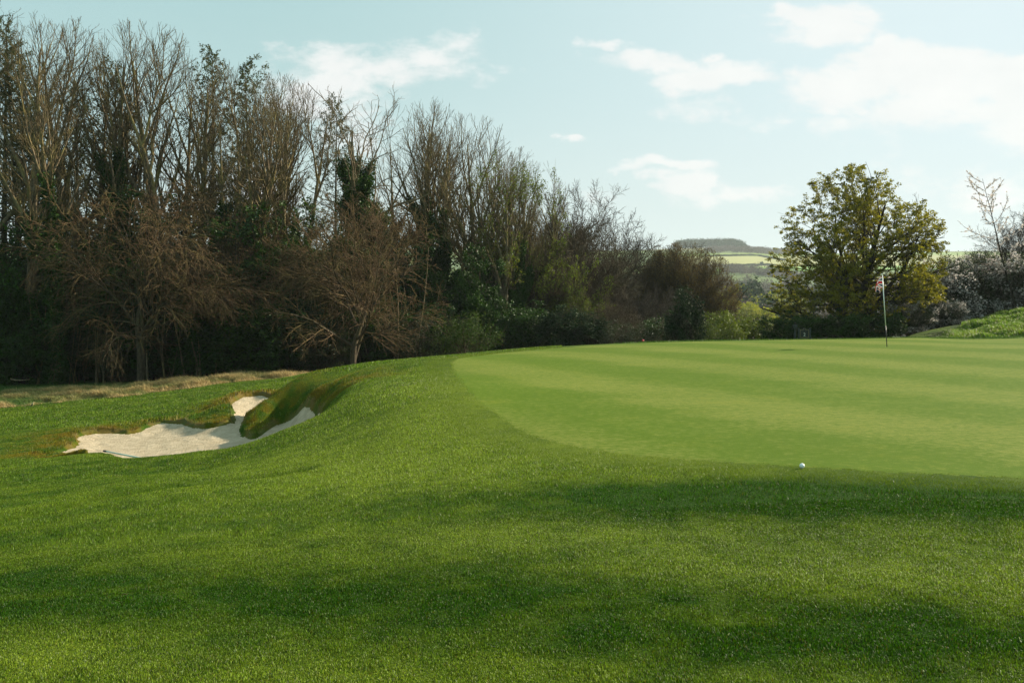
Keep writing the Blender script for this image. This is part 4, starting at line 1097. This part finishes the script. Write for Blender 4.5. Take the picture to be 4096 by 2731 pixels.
def lathe(name, prof, sides, mt, parent=None, axis_pts=None):
    V = [(r * math.cos(a), r * math.sin(a), z) for r, z in prof for a in (np.arange(sides) / sides * 2 * math.pi)]
    k = len(prof); q = np.array([(i * sides + j, i * sides + (j + 1) % sides, (i + 1) * sides + (j + 1) % sides, (i + 1) * sides + j) for i in range(k - 1) for j in range(sides)])
    return link(name, mesh_np(name, V, [q]), mt, parent)


# flagstick
M_POLEW = plain('white_stick_paint', (.75, .78, .76), .35); M_POLED = plain('dark_stick_paint', (.06, .055, .05), .4); M_METAL = plain('dark_metal', (.05, .05, .05), .3, .8)
fb = ground_hit(887, 346.3, 20, 40); fx, fy, fz = fb
top = P(882.3, 274.5, fy - .05); flen = np.linalg.norm(top - fb)
root = empty('golf_flag', (fx, fy, fz)); tag(root, 'golf flagstick with a draped union flag standing in the hole', 'flagstick')
tilt = Vector(top - fb).to_track_quat('Z', 'Y')
for nm_, z0, z1, r, mt in (('pole', .66, flen, .0135, M_POLEW), ('pole_base', 0.0, .66, .014, M_POLED)):
    o = lathe(nm_, [(0, z0), (r, z0), (r, z1), (0, z1)], 10, mt, root); o.rotation_mode = 'QUATERNION'; o.rotation_quaternion = tilt
o = lathe('knob', [(0, flen), (.02, flen + .005), (.024, flen + .02), (.015, flen + .035), (0, flen + .04)], 10, M_POLEW, root); o.rotation_mode = 'QUATERNION'; o.rotation_quaternion = tilt


def union_jack(s, t):   # s 0..1 along the fly, t 0..1 up
    X = (s - .5) * 2; Yv = (t - .5) * 1.2
    blue = (.006, .018, .075); white = (.75, .75, .73); red = (.45, .008, .02)
    c = blue
    d1 = abs(X * .6 - Yv) / math.hypot(.6, 1); d2 = abs(X * .6 + Yv) / math.hypot(.6, 1)
    if min(d1, d2) < .125: c = white
    if d1 < .04 or d2 < .04: c = red
    if abs(X) < .20 or abs(Yv) < .20: c = white
    if abs(X) < .12 or abs(Yv) < .12: c = red
    return c


nS, nT_ = 90, 60; V = []; Cc = []
ax = Vector(top - fb).normalized()
for j in range(nT_):
    for i in range(nS):
        s, t = i / (nS - 1), j / (nT_ - 1)
        hz_ = flen - .05 - (1 - t) * .36
        xo = -.20 * math.sin(min(s / .5, 1) * math.pi / 2) * (1 - .25 * t) if s < .5 else -.20 * (1 - .25 * t) + (.29 - .06 * t) * math.sin((s - .5) / .5 * math.pi / 2)
        xo *= (1.12 - .62 * t ** 2) * .66
        yo = .02 + .48 * s ** .8 + .05 * math.sin(s * math.pi * 4)
        dz = -.17 * s ** 1.15 + .02 * math.sin(s * 9)
        p = ax * (hz_ + dz) + Vector((xo, yo, 0)); V.append(p[:]); Cc.append(union_jack(s, t))
q = np.array([(j * nS + i, j * nS + i + 1, (j + 1) * nS + i + 1, (j + 1) * nS + i) for j in range(nT_ - 1) for i in range(nS - 1)])
me = mesh_np('flag', V, [q]); setcol(me, 'col', Cc)
o = link('flag', me, attr_mat('flag_cloth', .7, (40, .05), None, .2, .12), root); o['label'] = 'draped red, white and blue union flag'
o = lathe('cup', [(.054, .001), (.054, -.1), (0, -.1)], 20, M_POLEW, root)

# golf ball
M_, N, L, n, m, mix, ramp = mat('ball_cover')
vo = n('ShaderNodeTexVoronoi', i_Vector=n('ShaderNodeTexCoord').outputs['Object'], i_Scale=330.0)
b = n('ShaderNodeBsdfPrincipled', i_0=(.82, .84, .84, 1), i_Roughness=.3); L.new(bump(N, L, n, ramp(vo.outputs[0], 0, .5), .4, .002), b.inputs['Normal'])
M_BALL = finish(M_, N, L, n, b.outputs[0])
gb = ground_hit(802, 468.2, 5, 15); aa = np.linspace(-math.pi / 2, math.pi / 2, 17)
o = lathe('golf_ball', [(.0225 * math.cos(a), .0225 * math.sin(a)) for a in aa], 28, M_BALL); o.location = (gb[0], gb[1], gb[2] + .026)
tag(o, 'white golf ball resting at the near edge of the green', 'golf ball')

# tee sign
M_SIGN = plain('black_green_sign_paint', (.012, .018, .014), .35); M_GOLD = plain('gold_paint', (.45, .34, .12), .5); M_SW = plain('pale_lettering', (.55, .55, .48), .5)
SY = 46.0; sx = (804.5 - CX) / F * SY; sz = surf_z(sx, SY); W = .46; zt = P(804, 327.5, SY)[2]; zb = zt - .64
root = empty('tee_sign', (sx, SY, sz)); tag(root, 'dark tee sign numbered 2 between two posts beyond the green', 'sign'); zt -= sz; zb -= sz


def boxmesh(name, x0, x1, y0, y1, z0, z1, mt, parent):
    V = [(x, y, z) for x in (x0, x1) for y in (y0, y1) for z in (z0, z1)]
    q = np.array([(0, 1, 3, 2), (4, 6, 7, 5), (0, 4, 5, 1), (2, 3, 7, 6), (0, 2, 6, 4), (1, 5, 7, 3)])
    o = link(name, mesh_np(name, V, [q], smooth=False), mt, parent)
    bv = o.modifiers.new('bevel', 'BEVEL'); bv.width = .006; bv.segments = 2
    return o


for sx_ in (-1, 1): boxmesh('post', sx_ * (W / 2 + .035) - .03, sx_ * (W / 2 + .035) + .03, -.03, .03, -.4, zt + .0, M_SIGN, root)


def prism(name, outline, y0, y1, mt, parent):
    k = len(outline); V = [(x, y0, z) for x, z in outline] + [(x, y1, z) for x, z in outline]
    me = bpy.data.meshes.new(name); me.from_pydata(V, [], [list(range(k)), list(range(2 * k - 1, k - 1, -1))] + [(i, i + k, (i + 1) % k + k, (i + 1) % k) for i in range(k)]); me.update()
    return link(name, me, mt, parent)


def sign_outline(w_, z0, z1, arch):
    return [(-w_, z0), (w_, z0), (w_, z1), (w_ * .38, z1)] + [(w_ * .30 * math.cos(a), z1 + arch * math.sin(a)) for a in np.linspace(0, math.pi, 14)] + [(-w_ * .38, z1), (-w_, z1)]


prism('board', sign_outline(W / 2 + .003, zb + .17, zt - .05, .06), -.018, .018, M_SIGN, root)
lowb = prism('lower_board', sign_outline(W / 2 + .003, zb - .02, zb + .15, 0.0), -.015, .015, M_SIGN, root)
ou = sign_outline(W / 2 - .03, zb + .2, zt - .08, .05); iu = sign_outline(W / 2 - .037, zb + .207, zt - .087, .05)
k = len(ou); V = [(x, -.021, z) for x, z in ou] + [(x, -.021, z) for x, z in iu]
link('border', mesh_np('border', V, [np.array([(i, (i + 1) % k, (i + 1) % k + k, i + k) for i in range(k)])], smooth=False), M_GOLD, root)
cu = bpy.data.curves.new('number', 'FONT'); cu.body = '2'; cu.size = .22; cu.align_x = 'CENTER'; cu.extrude = .002
to = bpy.data.objects.new('number', cu); COL.objects.link(to); bpy.context.view_layer.update()
nm_me = bpy.data.meshes.new_from_object(to.evaluated_get(bpy.context.evaluated_depsgraph_get())); bpy.data.objects.remove(to)
o = link('number', nm_me, M_SW, root); o.location = (0, -.022, zb + .265); o.rotation_euler = (R(90), 0, 0)
th = np.linspace(.5, 2 * math.pi - .5, 26) + math.pi / 2
wr = [((.036 + .004 * math.sin(a * 9)) * math.cos(a) * s_ - 0, (.036) * math.sin(a)) for s_ in (1,) for a in th]
V = []
for cx_, rr in ((0, .04), (-.03, .04), (.03, .04)):
    for a in np.linspace(R(60), R(300), 14) + (0 if cx_ <= 0 else math.pi): V += [(cx_ + rr * math.cos(a), -.0185, zb + .065 + rr * math.sin(a)), (cx_ + rr * .8 * math.cos(a), -.0185, zb + .065 + rr * .8 * math.sin(a))]
q = np.array([(c_ * 28 + 2 * i, c_ * 28 + 2 * i + 1, c_ * 28 + 2 * i + 3, c_ * 28 + 2 * i + 2) for c_ in range(3) for i in range(13)])
link('emblem', mesh_np('emblem', V, [q], smooth=False), M_GOLD, root)

# dark post with a box on top left of the sign
bx = (795 - CX) / F * SY; bz = surf_z(bx, SY); zt2 = P(795, 323.8, SY)[2] - bz
root = empty('ball_washer', (bx, SY, bz)); tag(root, 'dark post with a box on top just left of the tee sign', 'ball washer')
boxmesh('post', -.035, .035, -.035, .035, -.4, zt2 - .25, M_SIGN, root)
boxmesh('body', -.10, .10, -.08, .08, zt2 - .25, zt2 - .02, M_SIGN, root)
lathe('handle', [(0, zt2 - .02), (.015, zt2 - .02), (.015, zt2 + .04), (.03, zt2 + .05), (.03, zt2 + .07), (0, zt2 + .08)], 10, M_METAL, root)

# red marker at the back of the green
M_REDP = plain('red_paint', (.55, .02, .03), .35)
rb = P(643, 342.6, 41.0); rz_ = surf_z(rb[0], 41.0)
root = empty('tee_marker', (rb[0], 41.0, rz_)); tag(root, 'small red tee marker beyond the back edge of the green', 'tee marker')
hh = P(643, 340.2, 41.0)[2] - rz_
o = lathe('marker_head', [(.05 * math.cos(a), hh + .05 * math.sin(a)) for a in np.linspace(-1.5, 1.57, 11)], 16, M_REDP, root)
o = lathe('spike', [(0, -.05), (.012, -.04), (.012, hh - .04), (0, hh - .04)], 8, M_METAL, root)

# bunker rake
M_RK = plain('pale_green_handle', (.42, .55, .48), .35); M_RKD = plain('black_grip', (.02, .02, .02), .6)
a_ = P(104.8, 452.0, 20.5); b_ = P(143.5, 459.6, 18.9)
for p in (a_, b_): p[2] = max(p[2], surf_z(p[0], p[1])) + .03
root = empty('bunker_rake', tuple(a_)); tag(root, 'pale bunker rake lying along the near lip of the sand', 'rake')
dv = Vector(b_ - a_); Lr = dv.length; qt = dv.to_track_quat('Z', 'Y')
for nm_, pr, mt in (('handle', [(0, .02), (.016, .02), (.016, Lr), (0, Lr)], M_RK), ('grip', [(0, -.06), (.021, -.06), (.021, .10), (0, .10)], M_RKD)):
    o = lathe(nm_, pr, 10, mt, root); o.rotation_mode = 'QUATERNION'; o.rotation_quaternion = qt
Vt, qs = [], []
hd = boxmesh('head', -.28, .28, -.015, .015, -.015, .015, M_RKD, root); hd.location = tuple(dv); hd.rotation_euler = (0, 0, R(60))

# bird
M_BIRD = plain('brown_feathers', (.16, .10, .05), .8); M_BREAST = plain('pale_breast_feathers', (.55, .42, .22), .8)
bp = ground_hit(32.6, 406.3, 25, 60)
root = empty('bird', tuple(bp)); tag(root, 'small brown thrush-like bird with pale breast standing on the turf at left', 'bird')
spine = [(-.095, .018, .004), (-.06, .035, .010), (-.035, .06, .028), (-.005, .085, .042), (.015, .115, .040), (.028, .14, .026), (.036, .155, .022), (.046, .168, .021), (.056, .17, .013), (.063, .168, .005), (.080, .165, .001)]
pts = np.array([[(a, 0, b) for a, b, c in spine]]) * 1.15; V = []; n_s = 12
dd = norm(np.gradient(pts[0], axis=0))
for (p, d, s) in zip(pts[0], dd, spine):
    up_ = norm(np.cross(d, [0, 1, 0]))
    for a in np.arange(n_s) / n_s * 2 * math.pi: V.append(p + 1.15 * s[2] * (np.array([0, 1, 0]) * math.cos(a) * .85 + up_ * math.sin(a)))
q = np.array([(i * n_s + j, i * n_s + (j + 1) % n_s, (i + 1) * n_s + (j + 1) % n_s, (i + 1) * n_s + j) for i in range(len(spine) - 1) for j in range(n_s)])
link('body', mesh_np('bird_body', V, [q]), M_BREAST, root)
for s_ in (-1, 1):
    w_ = lathe('wing', [(0, -.06), (.014, -.045), (.026, -.01), (.026, .02), (.012, .045), (0, .05)], 10, M_BIRD, root); w_.location = (-.018, s_ * .036, .09); w_.rotation_euler = (0, R(38), 0); w_.scale = (1, .35, 1)
    g_ = lathe('leg', [(0, 0), (.003, 0), (.003, .05), (0, .05)], 6, M_BIRD, root); g_.location = (.0, s_ * .015, 0)

# fallen branch at the wood edge, brown leaf and pale petals on the turf
rs = np.random.RandomState(8); lb = P(10.5, 386.5, 54.5); lb[2] = surf_z(lb[0], lb[1]) + .55
pl = run_branches(rs, np.array([lb]), norm(np.array([[1.0, .05, -.25]])), np.array([1.1]), 8, .10, 0)
V, q = tubes(pl, np.array([.055]), np.array([.02]), 8)
tag(link('fallen_branch', mesh_np('fallen_branch', V, [q]), M_ASH), 'mossy fallen branch lying in the long grass at the far left', 'branch')
M_LEAFB = plain('dead_leaf_brown', (.42, .26, .10), .7)


def small_leaf(px, py, size, mt, name):
    g = ground_hit(px, py, 3, 12); V = []; k = 9
    for i in range(k):
        t = i / (k - 1); wd_ = math.sin(math.pi * t ** .8) * .34
        for j in (-1, 0, 1): V.append(((t - .5) * size, j * wd_ * size, abs(j) * .12 * size + .15 * size * (t - .5) ** 2))
    q = np.array([(i * 3 + j, i * 3 + j + 1, i * 3 + j + 4, i * 3 + j + 3) for i in range(k - 1) for j in range(2)])
    o = link(name, mesh_np(name, V, [q]), mt); o.location = (g[0], g[1], g[2] + .03); o.rotation_euler = (R(-28), R(8), R(15))
    return o


tag(small_leaf(124.5, 599, .030, M_LEAFB, 'fallen_leaf'), 'curled brown leaf on the dark turf at lower left', 'leaf')
M_PET = plain('pale_petal', (.8, .74, .66), .6)
for px, py, lab in [(1002, 482.5, 'pale petal fleck at the right edge just below the green'), (1004.5, 569, 'pale petal fleck at the right edge in the lower pale turf'), (493, 652, 'pale petal fleck near the bottom centre of the turf'),
                    (245, 522, 'pale petal fleck on the turf below the bunker'), (663, 625, 'pale petal fleck on the dark turf right of bottom centre'), (722, 597, 'pale petal fleck on the turf straight below the yellow-green shrubs')]:
    tag(small_leaf(px, py, .013, M_PET, 'petal'), lab, 'petal', 'petals scattered on the turf')

# ------------------------------------------------------------------ haze in the air
M, N, L, n, m, mix, ramp = mat('air_haze')
v = n('ShaderNodeVolumePrincipled'); v.inputs['Color'].default_value = (.85, .95, .97, 1); v.inputs['Density'].default_value = HAZE; v.inputs['Anisotropy'].default_value = .3
o = n('ShaderNodeOutputMaterial'); L.new(v.outputs[0], o.inputs['Volume'])
zlo = float(Vg[:, 2].min()) - 2; zhi = float(Vg[:, 2].max()) + 40
V = [(x, y, z) for x in (-3700, 3700) for y in (-3700, 3700) for z in (zlo, zhi)]
hz = link('haze', mesh_np('haze', V, [np.array([(0, 1, 3, 2), (4, 6, 7, 5), (0, 4, 5, 1), (2, 3, 7, 6), (0, 2, 6, 4), (1, 5, 7, 3)])], smooth=False), M)
if HAZE: tag(hz, 'pale haze in the air over the valley', 'haze', kind='stuff')
else: bpy.data.objects.remove(hz)
